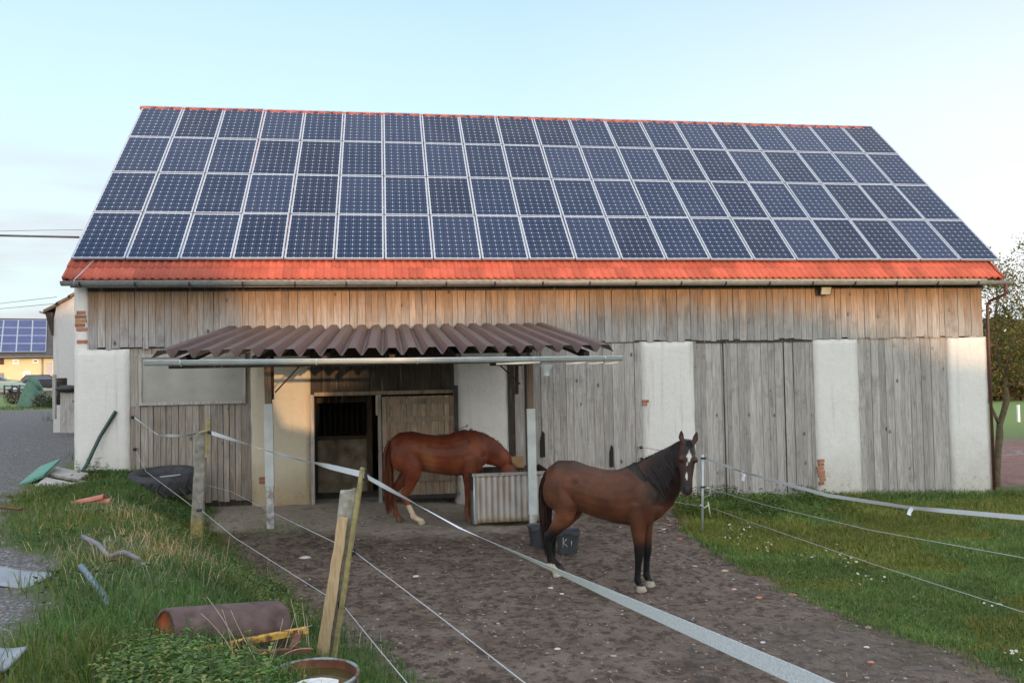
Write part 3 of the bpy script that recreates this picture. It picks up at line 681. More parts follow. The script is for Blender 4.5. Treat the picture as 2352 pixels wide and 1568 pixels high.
    for i in range(N):
        t=random.random()*(len(neck)-1); c,rl,rs,sd_=interp(neck,t); c2=interp(neck,min(t+.05,len(neck)-1))[0]; c1=interp(neck,max(t-.05,0))[0]
        tg=(c2-c1).normalized(); sdv=(sd_-tg*sd_.dot(tg)).normalized(); up=tg.cross(sdv); up=up if up.z>0 or abs(up.x)>.3 else -up
        up=(V3((0,0,1))-tg*tg.z).normalized() if abs(tg.z)<.85 else up
        L=random.uniform(len0,len1); pts=[];ks=7; a0=random.uniform(-.15,.12)
        dr=random.uniform(-.05,.05); lift=random.uniform(1.0,1.07); sgn=sg if random.random()>.06 else -sg
        for j in range(ks):
            a=a0+reach*L/len1*j/(ks-1)
            p=c+up*(rs*1.10*math.cos(a)*lift)+sdv*(sgn*(rl*1.12+.012)*lift*math.sin(min(a,1.75)))
            if a>1.75: p-=V3((0,0,.12*(a-1.75)))
            p+=tg*dr*j/(ks-1)-tg*.02*j/ks; pts.append(p)
        k=random.uniform(.4,2.0); ribbon(m,pts,random.uniform(.010,.026),tg,tuple(q*k for q in hair))
    for i in range(16 if N>60 else 8):      # forelock
        w=random.uniform(-.05,.05); L=random.uniform(.10,.17); pts=[P-d*.03+sd*w*.5+h*.03,P+d*.01+sd*w*.8+h*.072,P+d*.06+sd*w+h*.098,P+d*(.06+L*.5)+sd*w*1.1+h*.103]
        ribbon(m,pts,.022,sd,tuple(q*random.uniform(.8,1.2) for q in hair))
    m.build('mane',M_HAIR,root)
    m=MB(); zt,zb,wd,lag=tailspec
    m.tube([(.04,0,1.38),(-.015,0,1.33),(-.045,0,1.22),(-.05,0,1.05),(-.04,0,.9)],[.035,.04,.042,.035,.015],8,hair)
    for i in range(230):
        a=random.uniform(0,2*PI);rr=math.sqrt(random.random()); L=random.uniform(.65,1.)
        z1=zt+(zb-zt)*L; ox=math.cos(a)*rr;oy=math.sin(a)*rr; pts=[]
        for j in range(9):
            f=j/8; z=zt+(z1-zt)*f; env=wd*(.30+.9*math.sin(PI*min(1,f*.8+.08)))*(1-.25*f)
            x=.02-.075*math.sin(min(1,f*3)*PI/2)+lag*f+ox*env*.75; pts.append(V3((x,oy*env+.01*math.sin(f*7+i),z)))
        k=random.uniform(.65,1.45); ribbon(m,pts,random.uniform(.010,.02),V3((.75,.66*random.choice((-1,1)),0)),tuple(q*k for q in lerp3(hair,colf.tip if hasattr(colf,'tip') else hair,min(1,.8*random.random()))))
    m.build('tail',M_HAIR,root)
    return root
# dark bay
def c_bay(q,hd):
    t,hh,ss=hd; inh=-.09<t<.70 and abs(ss)<.16 and -.26<hh<.16
    n=mn.noise((q.x*3.2,q.y*3.2,q.z*3.2))*.5+mn.noise((q.x*9,q.y*9,q.z*9))*.2
    c=lerp3((.074,.027,.015),(.138,.051,.024),min(1,max(0,.45+n*1.0)))
    c=lerp3(c,(.040,.019,.012),sstep(1.36,1.56,q.z+n*.10)*.9)                 # dark back
    c=lerp3(c,(.21,.082,.038),.6*sstep(.55,.30,abs(q.x-.52))*sstep(1.0,.80,q.z)*sstep(.6,.75,q.z))   # tan flank
    c=lerp3(c,(.013,.010,.010),.85*sstep(1.30,1.55,q.x)*sstep(1.05,1.25,q.z)*(0 if inh else 1))     # neck darkens
    c=lerp3(c,(.010,.009,.010),sstep(.74,.50,q.z+n*.12)*(0 if inh else 1))
    if inh:
        c=lerp3((.040,.021,.017),(.016,.012,.013),sstep(.40,.56,t)); 
        if abs(ss)>.045: c=lerp3(c,(.075,.030,.022),.7*sstep(.05,.09,abs(ss))*sstep(.40,.2,t))
        if hh>0.0:
            w=.034*(1-abs(t-.165)/.085) if abs(t-.165)<.085 else (.007 if .23<t<.28 else (.012*(1-abs(t-.41)/.06) if abs(t-.41)<.06 else 0))
            off=.0 if t<.24 else .017
            if abs(ss-off+n*.012)<w: c=(.62,.60,.57)
        if t>.53: c=lerp3(c,(.030,.024,.026),.8)
        if t>.595 and hh<.02: c=(.24,.14,.11)
        if ((t-.565)/.03)**2+((abs(ss)-.040)/.016)**2<1 and hh>-.02: c=(.002,.002,.002)
    elif q.z<.085:
        c=(.40,.34,.28) if q.x>.6 or q.y<0 else (.03,.026,.024)
    elif q.z<.17 and q.x<.7 and q.y<0 and q.z+n*.06<.165-.25*(q.x-.2): c=(.48,.36,.25)
    return c
c_bay.tip=(.055,.022,.016)
def c_ch(q,hd):
    t,hh,ss=hd; n=mn.noise((q.x*3,q.y*3,q.z*3))*.5+mn.noise((q.x*10,q.y*10,q.z*10))*.2
    c=lerp3((.115,.027,.013),(.21,.058,.024),min(1,max(0,.40+n)))
    c=lerp3(c,(.070,.018,.012),sstep(1.36,1.56,q.z+n*.1)*.75)
    c=lerp3(c,(.27,.11,.045),.6*sstep(.16,.02,abs(q.x-.66+.35*(q.z-1.05)))*sstep(.8,.9,q.z)*sstep(1.35,1.15,q.z))
    c=lerp3(c,(.24,.095,.045),.45*sstep(.6,.2,q.z))
    c=lerp3(c,(.24,.085,.04),.5*sstep(.2,.05,math.hypot(q.x-1.38,(q.z-1.22)*.7)))
    if q.x<.9 and q.y<0 and q.z<.33+n*.05: c=(.55,.45,.34) if q.z>.075 else (.42,.34,.26)
    elif q.x>1.2 and q.y<0 and q.z<.16+n*.05 and not t>0: c=(.50,.42,.34) if q.z>.06 else (.33,.25,.2)
    elif q.z<.07: c=(.12,.08,.06)
    return c
c_ch.tip=(.17,.06,.03)
# bay mare in the yard, head turned to the camera
ang=math.radians(-34.5)
u=np.array([math.cos(ang),math.sin(ang)]); l=np.array([-u[1],u[0]])
fp=pd(1474,1366,10.45); HB=fp[:2]-1.44*u+.146*l
neckB=[((1.34,0,1.22),.15,.35,(0,1,0)),((1.50,-.0,1.36),.125,.32,(0,1,0)),((1.64,-.02,1.53),.10,.262,(.0,1,0)),((1.77,-.06,1.69),.088,.195,(.15,1,0)),((1.87,-.11,1.82),.085,.14,(.35,.9,0)),((1.93,-.15,1.88),.085,.11,(.6,.8,0))]
bay=horse('dark brown horse with a white star standing in the yard, head turned to the viewer',
    (HB[0],HB[1],fp[2]+.09),ang,neckB,((1.955,-.19,1.955),(.08,-.24,-.97),(.44,-.90,-.12)),
    [(0,.0),(0,.03)],[(.0,.02,.06),(-.06,-.08,-.03)],c_bay,(.019,.015,.015),(720,.30,.46,-1,2.2),(1.37,.17,.105,.10),tilt=0.06)
ang2=math.radians(2.0); u2=np.array([math.cos(ang2),math.sin(ang2)]); l2=np.array([-u2[1],u2[0]])
q0=pd(883,1060,14.45)
f2=pd(1068,1201,14.78); HC=f2[:2]-1.36*u2+.146*l2
neckC=[((1.38,0,1.24),.15,.31,(0,1,0)),((1.54,0,1.245),.13,.265,(0,1,0)),((1.70,0,1.215),.105,.215,(0,1,0)),((1.86,0,1.125),.09,.175,(0,1,0)),((1.95,0,1.06),.082,.14,(0,1,0)),((2.03,0,1.00),.08,.115,(0,1,0))]
ches=horse('chestnut horse with one white sock eating from the trough under the canopy',
    (HC[0],HC[1],f2[2]),ang2,neckC,((2.07,0,.985),(.26,-.05,-.96),(.96,0,.26)),
    [(0,-.06),(0,-.03)],[(.13,.24,.33),(-.06,-.03,-.02)],c_ch,(.085,.026,.016),(70,.12,.2,1,.9),(1.40,.13,.12,.06),tilt=.0,scale=1.06)
# ------------------------------------------------------------------ terrain mesh
def axis(lo,hi,a,b,fine,grow=1.22):
    c=list(np.arange(a,b+1e-6,fine)); s=fine
    x=b
    while x<hi: s*=grow; x+=s; c.append(x)
    s=fine;x=a
    while x>lo: s*=grow; x-=s; c.insert(0,x)
    return np.array(c)
gxs=axis(-700,800,-1.6,15.6,.065); gys=axis(-120,900,-12.6,1.2,.065)
GX,GYY=np.meshgrid(gxs,gys); GZ_=gh(GX,GYY,True)
nz=fbm(GX*2.2,GYY*2.2,21); nz2=fbm(GX*7,GYY*7,33,3)
wob=(nz-.5)*.7+(nz2-.45)*.25
def smooth(a,b,x): return sst((x-a)/(b-a))
grav=smooth(-.25,.25,xG(GYY)-GX+wob*1.2)
grassR=smooth(-.22,.22,GX-xR(GYY)+wob*.9)
grassL=smooth(-.2,.25,xB(GYY)-.35+.45*np.clip((-GYY-5.5)/2.5,0,1)-GX+wob*.9)*(1-grav)
grass=np.maximum(grassR,grassL)
# beyond the barn: gravel yard on the right, meadow farther; lane on the left, verge farther
far=(GYY>6.0)&(GX>16); red=far&(GYY<12.3+1.3*np.sin(GX*.3))&(GYY>2.)
grass=np.where((GX>20)&(GYY>1.2),smooth(11.2,12.2,GYY+wob),grass); redm=np.where((GX>20.2)&(GYY>.8),1-smooth(11.2,12.2,GYY+wob),0)
lf=(GX<2)&(GYY>20); vg=smooth(26,30,GYY+wob*3)*(1-smooth(46,50,GYY))*np.where(GX<0,1,0)
grass=np.where(lf,vg,grass); grav=np.where(lf,1-vg,grav)
grass=np.where((GYY>90)|(GX<-60),1,grass); grav=np.where((GYY>90)|(GX<-60),0,grav)
pad=(1-grass)*(1-grav)*smooth(-.35,.35,GYY+3.15+.45*np.cos((GX-6.8)*1.1)+wob*.9)*smooth(9.6,8.7,GX+wob)
wet=np.exp(-(((GX-10.4)/1.5)**2+((GYY+9.4)/1.6)**2))*.9+.45*np.exp(-(((GX-10.2)/1.6)**2+((GYY+6.4)/1.)**2))+np.where((GX>20)&(GYY>5)&(GYY<11),.8,0)*smooth(.5,.62,nz)
Cc=np.stack([grass,grav,pad],-1).reshape(-1,3)
V=np.stack([GX,GYY,GZ_],-1).reshape(-1,3); nyy,nxx=GX.shape
idx=np.arange(nyy*nxx).reshape(nyy,nxx); F=np.stack([idx[:-1,:-1],idx[:-1,1:],idx[1:,1:],idx[1:,:-1]],-1).reshape(-1,4)
def m_ground():
    t=NT('ground'); v=t.pos(); a=t.sep(t.attr()); w=t.attr('Wet','Fac'); rd=t.attr('Red','Fac')
    n1=t.noise(v,1.3,6,.6); n2=t.noise(v,9,6,.7); n3=t.noise(v,42,4,.7)
    mud=t.ramp(n1,(.3,(.112,.076,.055)),(.5,(.168,.121,.092)),(.75,(.225,.178,.144)))
    mud=t.mix(t.ramp(n2,(.42,.9),(.52,0.)),mud,(.045,.030,.022)); n4=t.noise(v,3.2,5,.65); mud=t.mix(t.ramp(n4,(.54,0.),(.64,.6)),mud,(.23,.185,.155)); mud=t.mix(t.ramp(n4,(.34,.6),(.44,0.)),mud,(.055,.038,.028)); mud=t.mix(t.ramp(n3,(.55,0.),(.75,.35)),mud,(.30,.25,.215))
    pv=t.vor(v,17); pk=t.ramp(t.vor(v,17,'Color'),(.86,0.),(.9,1.)); peb=t.math('MULTIPLY',t.ramp(pv,(.16,1.),(.22,0.)),pk)
    mud=t.mix(t.math('MULTIPLY',peb,.6),mud,(.36,.33,.31))
    pv2=t.vor(v,48); peb2=t.math('MULTIPLY',t.ramp(pv2,(.2,1.),(.28,0.)),t.ramp(t.vor(v,48,'Color'),(.8,0.),(.84,.7))); mud=t.mix(peb2,mud,(.36,.33,.31))
    padc=t.ramp(n2,(.3,(.30,.25,.20)),(.6,(.42,.365,.31)),(.8,(.52,.46,.40))); padc=t.mix(t.ramp(n1,(.5,0.),(.7,.5)),padc,(.22,.175,.14)); padc=t.mix(t.math('MULTIPLY',peb2,.5),padc,(.4,.36,.32))
    gs=t.vor(v,30,'Color'); gd=t.vor(v,30); gr=t.ramp(gs,(.1,(.15,.145,.15)),(.6,(.26,.25,.255)),(.95,(.46,.45,.46)))
    gr=t.mix(t.ramp(gd,(.35,0.),(.6,.7)),gr,(.06,.055,.052)); gr=t.mix(t.ramp(n1,(.45,0.),(.65,.55)),gr,(.17,.15,.13))
    gra=t.ramp(n2,(.3,(.075,.11,.030)),(.7,(.12,.165,.045))); gra=t.mix(t.ramp(n1,(.5,0.),(.7,.5)),gra,(.14,.12,.06)); yy=t.sep(v)[1]; gra=t.mix(t.ramp(t.math('MULTIPLY',yy,.02),(.12,0.),(.4,1.)),gra,(.17,.24,.07))
    redc=t.ramp(n1,(.3,(.20,.095,.075)),(.7,(.30,.17,.145)))
    c=t.mix(a[2],mud,padc); c=t.mix(rd,c,redc); c=t.mix(a[1],c,gr); c=t.mix(a[0],c,gra)
    wr=t.ramp(t.math('MULTIPLY',w,t.ramp(n1,(.40,1.3),(.62,.1))),(.25,.85),(.5,.12)); c=t.mix(t.ramp(w,(.2,0.),(.8,.35)),c,(.075,.062,.055))
    hp=t.N('ShaderNodeTexVoronoi'); hp.inputs['Scale'].default_value=5.5; t.L(t.pos(),hp.inputs['Vector']); hd=t.ramp(hp.outputs['Distance'],(.16,0.),(.34,1.)); hd=t.mix(t.ramp(t.vor(v,5.5,'Color'),(.5,0.),(.55,1.)),(1,1,1),hd); hd=t.mix(t.math('MAXIMUM',a[0],a[1]),hd,(1,1,1)); c=t.mix(t.math('MULTIPLY',t.math('SUBTRACT',1.,hd),.55),c,(.07,.05,.038)); n2=t.math('ADD',n2,t.math('MULTIPLY',hd,.5))
    b=t.math('ADD',t.math('ADD',n2,t.math('MULTIPLY',n3,.5)),t.math('MULTIPLY',t.math('MAXIMUM',t.math('MULTIPLY',gd,a[1]),peb),.7))
    return t.fin(c,wr,b,.9,.06,spec=.4)
M_GR=m_ground()
gcol=M_GR
def ground_part(name,mask):
    f=F[mask]; 
    us,inv=np.unique(f.ravel(),return_inverse=True)
    o=npmesh(name,V[us],[inv.reshape(-1,4)],Cc[us],M_GR,True)
    for nm,arr in (('Wet',wet),('Red',redm)):
        at=o.data.attributes.new(nm,'FLOAT','POINT'); at.data.foreach_set('value',np.clip(arr.reshape(-1)[us],0,1).astype(np.float32))
    tag(o,None,None,None,'structure'); return o
fc=Cc[F].mean(1); lane=fc[:,1]>.5; mea=(fc[:,0]>.5)&~lane
ground_part('gravel_lane',lane); ground_part('grass_ground',mea); ground_part('muddy_yard',~lane&~mea)
# ------------------------------------------------------------------ grass and herbs
def in_view(x,y,z,m=120):
    d=np.stack([x-CAM[0],y-CAM[1],z-CAM[2]],-1); w=d@CF
    px_=W/2+FPX*(d@CR)/np.maximum(w,.01); py=H/2-FPX*(d@CU)/np.maximum(w,.01)
    return (w>.6)&(px_>-m)&(px_<W+m)&(py>0)&(py<H+m*2)
def blades(x,y,h,w,lean,col,z=None,droop=.5):
    n=len(x); z=gh(x,y,True) if z is None else z
    az=rng.uniform(0,2*PI,n); la=rng.uniform(0,2*PI,n); dx=np.cos(az);dy=np.sin(az); lx=np.cos(la)*lean*h; ly=np.sin(la)*lean*h
    P=np.empty((n,5,3))
    P[:,0]=np.stack([x-dx*w/2,y-dy*w/2,z-.02],-1);P[:,1]=np.stack([x+dx*w/2,y+dy*w/2,z-.02],-1)
    P[:,2]=np.stack([x-dx*w*.38+lx*.35,y-dy*w*.38+ly*.35,z+h*.6],-1);P[:,3]=np.stack([x+dx*w*.38+lx*.35,y+dy*w*.38+ly*.35,z+h*.6],-1)
    P[:,4]=np.stack([x+lx*1.1,y+ly*1.1,z+h*(1-droop*lean*.6)],-1)
    o=(np.arange(n)*5)[:,None]
    return P.reshape(-1,3),o+np.array([[0,1,3,2]]),o+np.array([[2,3,4]]),np.repeat(col,5,0)
def m_leaf(name,tr=.25):
    t=NT(name); c=t.attr(); t.fin(c,.55,spec=.3); 
    d=t.N('ShaderNodeBsdfTranslucent'); t.L(t.mix(1,c,(1.1,1.25,.6),'MULTIPLY'),d.inputs['Color']); mx=t.N('ShaderNodeMixShader'); mx.inputs[0].default_value=tr
    t.L(t.b.outputs[0],mx.inputs[1]);t.L(d.outputs[0],mx.inputs[2]);t.L(mx.outputs[0],t.out.inputs[0]); return t.m
M_LEAF=m_leaf('leaf'); 
def pts(n,x0,x1,y0,y1): return rng.uniform(x0,x1,n),rng.uniform(y0,y1,n)
def field(name,n,box,cond,hf,wid,lean,pal,label,cat,hs=0):
    x,y=pts(n,*box); k=cond(x,y)&in_view(x,y,gh(x,y)); x,y=x[k],y[k]
    h=hf(x,y)*rng.uniform(.45,1.25,len(x)); pal=np.array(pal); i=rng.integers(0,len(pal),len(x)); g=fbm(x*1.1,y*1.1,55+hs)[:,None]
    g2=fbm(x*.5,y*.5,75+hs)[:,None]
    c=pal[i]*rng.uniform(.7,1.3,(len(x),1))*(.6+.85*g); c=c*np.where(g2>.5,np.array([[1.15,1.0,.8]]),np.array([[.88,1.02,1.0]]))
    return blades(x,y,h,wid*rng.uniform(.6,1.3,len(x)),np.clip(rng.normal(lean,lean*.5,len(x)),0,1.3),c)
def merge(name,parts,label,cat,mat=None):
    Vs=[];Q=[];T=[];Cs=[];o=0
    for v,q,t_,c in parts: Vs.append(v);Q.append(q+o);T.append(t_+o);Cs.append(c);o+=len(v)
    ob=npmesh(name,np.concatenate(Vs),[np.concatenate(Q),np.concatenate(T)],np.concatenate(Cs),mat or M_LEAF)
    return tag(ob,label,cat,None,'stuff')
GRN=[(.115,.19,.045),(.15,.225,.055),(.092,.155,.048),(.20,.235,.07),(.27,.25,.10)]
GRL=[(.070,.135,.034),(.092,.165,.04),(.052,.112,.032),(.12,.175,.05),(.15,.155,.065)]
wobf=lambda x,y:(fbm(x*2.2,y*2.2,21)-.5)*.7+(fbm(x*7,y*7,33,3)-.45)*.25
cR=lambda x,y:(x-xR(y)+wobf(x,y)*.9>rng.uniform(-.22,.2,len(x)))&~((x>20)&(y>.9))
cL=lambda x,y:(xB(y)-.35+.45*np.clip((-y-5.5)/2.5,0,1)-x+wobf(x,y)*.9>rng.uniform(-.28,.2,len(x)))&(xG(y)-x+wobf(x,y)*1.2<rng.uniform(-.35,.15,len(x)))&~((y>-.05)&(x>0))
pR=[field('',150000,(10.8,16.5,-11.5,-3.2),cR,lambda x,y:.035+.07*fbm(x*1.6,y*1.6,4)**1.5*1.6,.0075,.6,GRN,'','',1),
    field('',90000,(10.8,22.5,-6,-.03),cR,lambda x,y:.06+.12*fbm(x*1.3,y*1.3,4)**1.5*1.6+.10*np.clip((y+.9),0,1),.011,.5,GRN,'','',1)]
# broad herbs in the meadow
def herbs(n,box,cond,size,pal,hmul=.5,seed=2):
    x,y=pts(n,*box); k=cond(x,y)&in_view(x,y,gh(x,y)); x,y=x[k],y[k]; m=len(x); z=gh(x,y,True)
    z=z+rng.uniform(.0,1,m)**1.5*hmul; s=size*rng.uniform(.5,1.4,m); az=rng.uniform(0,2*PI,m); ti=rng.uniform(-.2,.9,m)
    d=np.stack([np.cos(az)*np.cos(ti),np.sin(az)*np.cos(ti),np.sin(ti)],-1); sd=np.stack([-np.sin(az),np.cos(az),rng.uniform(-.3,.3,m)],-1)
    B=np.stack([x,y,z],-1); P=np.empty((m,5,3)); s_=s[:,None]
    P[:,0]=B;P[:,1]=B+d*s_*.45+sd*s_*.26;P[:,2]=B+d*s_*.5+np.array([0,0,-.02])*1;P[:,3]=B+d*s_*.45-sd*s_*.26;P[:,4]=B+d*s_-np.array([0,0,1])*s_*.15
    o=(np.arange(m)*5)[:,None]; c=np.array(pal)[rng.integers(0,len(pal),m)]*rng.uniform(.65,1.3,(m,1))
    return P.reshape(-1,3),np.concatenate([o+np.array([[0,1,2,2]])[:,:],],0)[:0].reshape(0,4).astype(int),np.concatenate([o+np.array([[0,1,2]]),o+np.array([[0,2,3]]),o+np.array([[1,4,2]]),o+np.array([[2,4,3]])]),np.repeat(c,5,0)
HB_=[(.09,.17,.045),(.105,.19,.05),(.06,.115,.034)]
pR.append(herbs(15000,(10.9,22,-11,-.2),lambda x,y:cR(x,y)&(fbm(x*1.5,y*1.5,8)+.1*rng.random(len(x))>.5),.05,HB_+[(.15,.21,.07)],.06))
pR.append(herbs(6500,(11.4,15.2,-2.6,-.08),lambda x,y:cR(x,y)&(fbm(x*1.2,y*1.9,18)+.22*np.exp(-((x-12.6)/.9)**2)+.2*np.exp(-((x-15.2)/.5)**2)>.60),.075,[(.075,.14,.035),(.095,.17,.042),(.15,.16,.055)],.34))
pR.append(herbs(800,(15.2,21,-.9,-.06),cR,.06,HB_,.14))
merge('meadow_grass',pR,'short green meadow grass and herbs in front of the white piers, right of the yard','grass')
pL=[field('',120000,(-1.6,8.0,-13.0,-.05),cL,lambda x,y:(.045+.14*fbm(x*1.4,y*1.4,14)**1.6*1.7)*np.clip(.45-.09*(y+1),.4,1)+.05*np.clip(-(y+9),0,1),.008,.6,GRL,'','',5),
    field('',26000,(-2.2,4,-4,.05),cL,lambda x,y:.05+.09*fbm(x*1.4,y*1.4,14)**1.6*1.6,.010,.6,GRL,'','',5),
    herbs(6000,(.2,7.5,-12.5,-1.5),lambda x,y:cL(x,y)&(fbm(x*1.3,y*1.3,28)>.53),.065,[(.055,.12,.036),(.075,.15,.042),(.048,.10,.04)],.16)]
merge('bank_grass',pL,'rough green grass covering the bank between the gravel lane and the muddy yard','grass')
# hay coloured dead grass
gb=pg(300,1270); 
def cD(x,y): 
    d=np.hypot((x-gb[0])/.75,(y-gb[1])/1.25); d2=np.hypot((x-pg(480,1300)[0])/.6,(y-pg(480,1300)[1])/.6); d3=np.hypot((x-pg(250,1185)[0])/.5,(y-pg(250,1185)[1])/.5)
    return cL(x,y)&((rng.random(len(x))<.75*np.exp(-d*d))|(rng.random(len(x))<.55*np.exp(-d2*d2))|(rng.random(len(x))<.5*np.exp(-d3*d3))|(rng.random(len(x))<.022))
pD=[field('',36000,(.3,6.5,-12,-1.5),cD,lambda x,y:.20+0*x,.0065,.85,[(.40,.32,.22),(.32,.25,.17),(.46,.38,.28),(.26,.21,.14)],'','',9)]
merge('dead_grass',pD,'pale dead grass flattened on the bank behind the rusty roller','dead grass')
# tufts and weeds in the yard edges and along the wall
def yedge(x,y): return (x>xB(y)-.5)&(x<xB(y)+.9)&(rng.random(len(x))<.35*np.exp(-np.maximum(0,x-xB(y)+.1)*3.2))
pY=[field('',50000,(3.0,9.0,-12.6,-.5),yedge,lambda x,y:.05+.05*fbm(x*2,y*2,4),.007,.6,GRN,'','',3),
    field('',1500,(3.4,5.5,-3.2,-2.0),lambda x,y:rng.random(len(x))<np.exp(-((x-4.1)/.5)**2-((y+2.5)/.4)**2),lambda x,y:.06+0*x,.007,.6,GRN,'','',3)]
merge('yard_edge_grass',pY,'sparse short grass creeping into the edge of the muddy yard','grass')
# nettles in front of the roller
def nettle(cx,cy,cz,h,V_,T_,C_,tone):
    nl=int(h/.036); lx,ly=random.uniform(-.12,.12),random.uniform(-.12,.12)
    for k in range(nl):
        f=(k+1)/nl; z=cz+h*f; x=cx+lx*f*f;y=cy+ly*f*f; a=k*PI/2+random.uniform(-.4,.4); s=(.058*(1-.6*f)+.014)*random.uniform(.75,1.25)
        for m in (0,PI):
            A=a+m+random.uniform(-.3,.3); dz=random.uniform(-.30,.30)*s+s*.12; d=np.array([math.cos(A),math.sin(A),0]);sd=np.array([-d[1],d[0],0]); b=np.array([x,y,z]); i=len(V_)
            V_.extend([b,b+d*s*.35+sd*s*.30+[0,0,dz*.5+.006],b+d*s*.4+[0,0,dz*.5-.006],b+d*s*.35-sd*s*.30+[0,0,dz*.5+.006],b+d*s*1.05+[0,0,dz-s*.22]])
            T_.extend([(i,i+1,i+2),(i,i+2,i+3),(i+1,i+4,i+2),(i+2,i+4,i+3)]); k2=random.uniform(.65,1.3)*(.75+.4*f); c=tuple(q*k2 for q in tone); C_.extend([c]*5)
def nettles(name,spots,label):
    Vn=[];Tn=[];Cn=[]
    for (pxl,pyl,r,n,h) in spots:
        g=pg(pxl,pyl)
        for i in range(n):
            a=random.uniform(0,2*PI);q=r*math.sqrt(random.random()); x=g[0]+q*math.cos(a);y=g[1]+q*math.sin(a)
            nettle(x,y,float(gh(x,y))-.02,h*random.uniform(.40,1.30),Vn,Tn,Cn,random.choice([(.10,.18,.05),(.14,.21,.065),(.08,.145,.042),(.19,.22,.075)]))
    o=npmesh(name,np.array(Vn),[np.zeros((0,4),int),np.array(Tn)],np.array(Cn),M_LEAF)
    return tag(o,label,'nettles',None,'stuff')
nettles('nettles',[(420,1650,.40,130,.32),(325,1610,.22,50,.26),(560,1690,.28,90,.30),(350,1545,.17,30,.24),(430,1560,.16,32,.22),(500,1780,.45,110,.36)],'bed of green nettles growing in front of the rusty roller')
nettles('herb_patch',[(590,1350,.42,85,.16),(500,1330,.3,45,.14),(640,1400,.3,50,.14),(420,1240,.35,50,.15)],'dark green low herbs on the bank between the two fence posts')
nettles('weed_clump',[(325,1098,.16,26,.20)],'green weed growing out of the big tyre by the boarded wall')
nettles('weed_clump',[(212,1095,.22,30,.28)],'green weed at the foot of the left white pier by the hose')
nettles('weed_clump',[(152,962,.5,30,.35),(128,966,.5,24,.3),(100,930,.9,30,.25)],'green weeds at the foot of the junk beside the white barn')
pV=[field('',60000,(-14,-.3,2.0,40),lambda x,y:(xG(np.minimum(y,14))-x+wobf(x,y)*1.2<rng.uniform(-.5,.2,len(x)))&(x<-.1)&(y<11)|((y>26.5)&(y<47)&(rng.random(len(x))<.5)),lambda x,y:.10+.12*fbm(x,y,14),.02,.6,GRL,'','',5)]
merge('verge_grass',pV,'grass verge beside the gravel lane behind the left end of the barn','grass')
# white flowers
fm=MB()
for k in range(7):
    a=2*PI*k/7; fm.add([(0,0,0),(.018*math.cos(a-.4),.018*math.sin(a-.4),.004),(.024*math.cos(a),.024*math.sin(a),.002),(.018*math.cos(a+.4),.018*math.sin(a+.4),.004)],[(0,1,2,3)],(.75,.75,.72))
fm.lathe([(.008,.002),(.007,.007),(.001,.009)],6,col=(.6,.42,.05))
fl0=fm.build('flower',M_COL); sm_=MB(); sm_.tube([(0,0,-.16),(.006,0,-.08),(0,0,0)],.0018,4,(.06,.10,.03)); sm_.build('stem',M_COL,fl0)
spots=[]
for (cx,cy,n,sx,sy) in ((1690,1235,26,38,26),(1860,1300,14,50,20),(1950,1310,24,45,42),(2000,1355,10,40,16),(1580,1175,6,30,20),(2285,1420,5,30,15),(2330,1540,7,30,20),(1760,1275,10,40,18)):
    for i in range(n): spots.append((random.gauss(cx,sx*.5),random.gauss(cy,sy*.5)))
for i,(a,b) in enumerate(spots):
    g=pg(a,b); o=fl0 if i==0 else dup(fl0); s=random.uniform(.5,.95); o.scale=(s,)*3
    o.location=(g[0],g[1],g[2]+.13+random.uniform(-.03,.05)); o.rotation_euler=(random.uniform(-.2,.75),random.uniform(-.4,.4),random.uniform(0,6))
    tag(o,'small white daisy flower on a thin stem in the meadow grass beside the muddy yard','flower','white flowers in the meadow')
# pebbles and rubble
Vs=[];Fs=[];Cs=[]
def pebble(x,y,z,s,c,V_,F_,C_,flat=.55):
    o=len(V_); n=7; rot=random.uniform(0,6)
    for lv,(rr,zz) in enumerate(((.75,-.3),(1.,.25),(.55,.75))):
        for j in range(n):
            a=2*PI*j/n+rot; r=s*rr*random.uniform(.75,1.2); V_.append((x+r*math.cos(a)*1.25,y+r*math.sin(a),z+s*zz*flat))
    for l in (0,1):
        for j in range(n): F_.append((o+l*n+j,o+l*n+(j+1)%n,o+(l+1)*n+(j+1)%n,o+(l+1)*n+j))
    F_.append(tuple(o+2*n+j for j in range(n))); C_+= [c]*(3*n)
PALP=[(.36,.33,.31),(.42,.39,.37),(.28,.25,.235),(.32,.25,.21),(.50,.48,.47),(.30,.14,.10)]
x,y=pts(5200,3.6,13,-13,-1.0); k=(x>xB(y)-.1)&(x<xR(y)+.1)&in_view(x,y,gh(x,y))&(rng.random(len(x))<.35+.65*fbm(x*.9,y*.9,61)); zz=gh(x,y,True)
for a,b,c_,q in zip(x,y,zz,k):
    if q: sz=.006+.014*random.random()**3; kk=random.uniform(.6,1.1); cc=random.choice(PALP); pebble(a,b,c_,sz,tuple(w*kk for w in cc),Vs,Fs,Cs)
x,y=pts(2600,-1.0,3.9,-12,2); k=(x<xG(y)+.15)&in_view(x,y,gh(x,y)); zz=gh(x,y,True)
for a,b,c_,q in zip(x,y,zz,k):
    if q: sz=.008+.014*random.random()**3; kk=random.uniform(.5,1.0); cc=random.choice(PALP[:3]); pebble(a,b,c_,sz,tuple(w*kk for w in cc),Vs,Fs,Cs)
mb=MB(); mb.v=Vs;mb.f=Fs;mb.c=Cs;mb.sm=[True]*len(Fs); tag(mb.build('gravel_stones',M_COLR),'pale pebbles scattered over the muddy yard and the gravel lane','pebbles',None,'stuff')
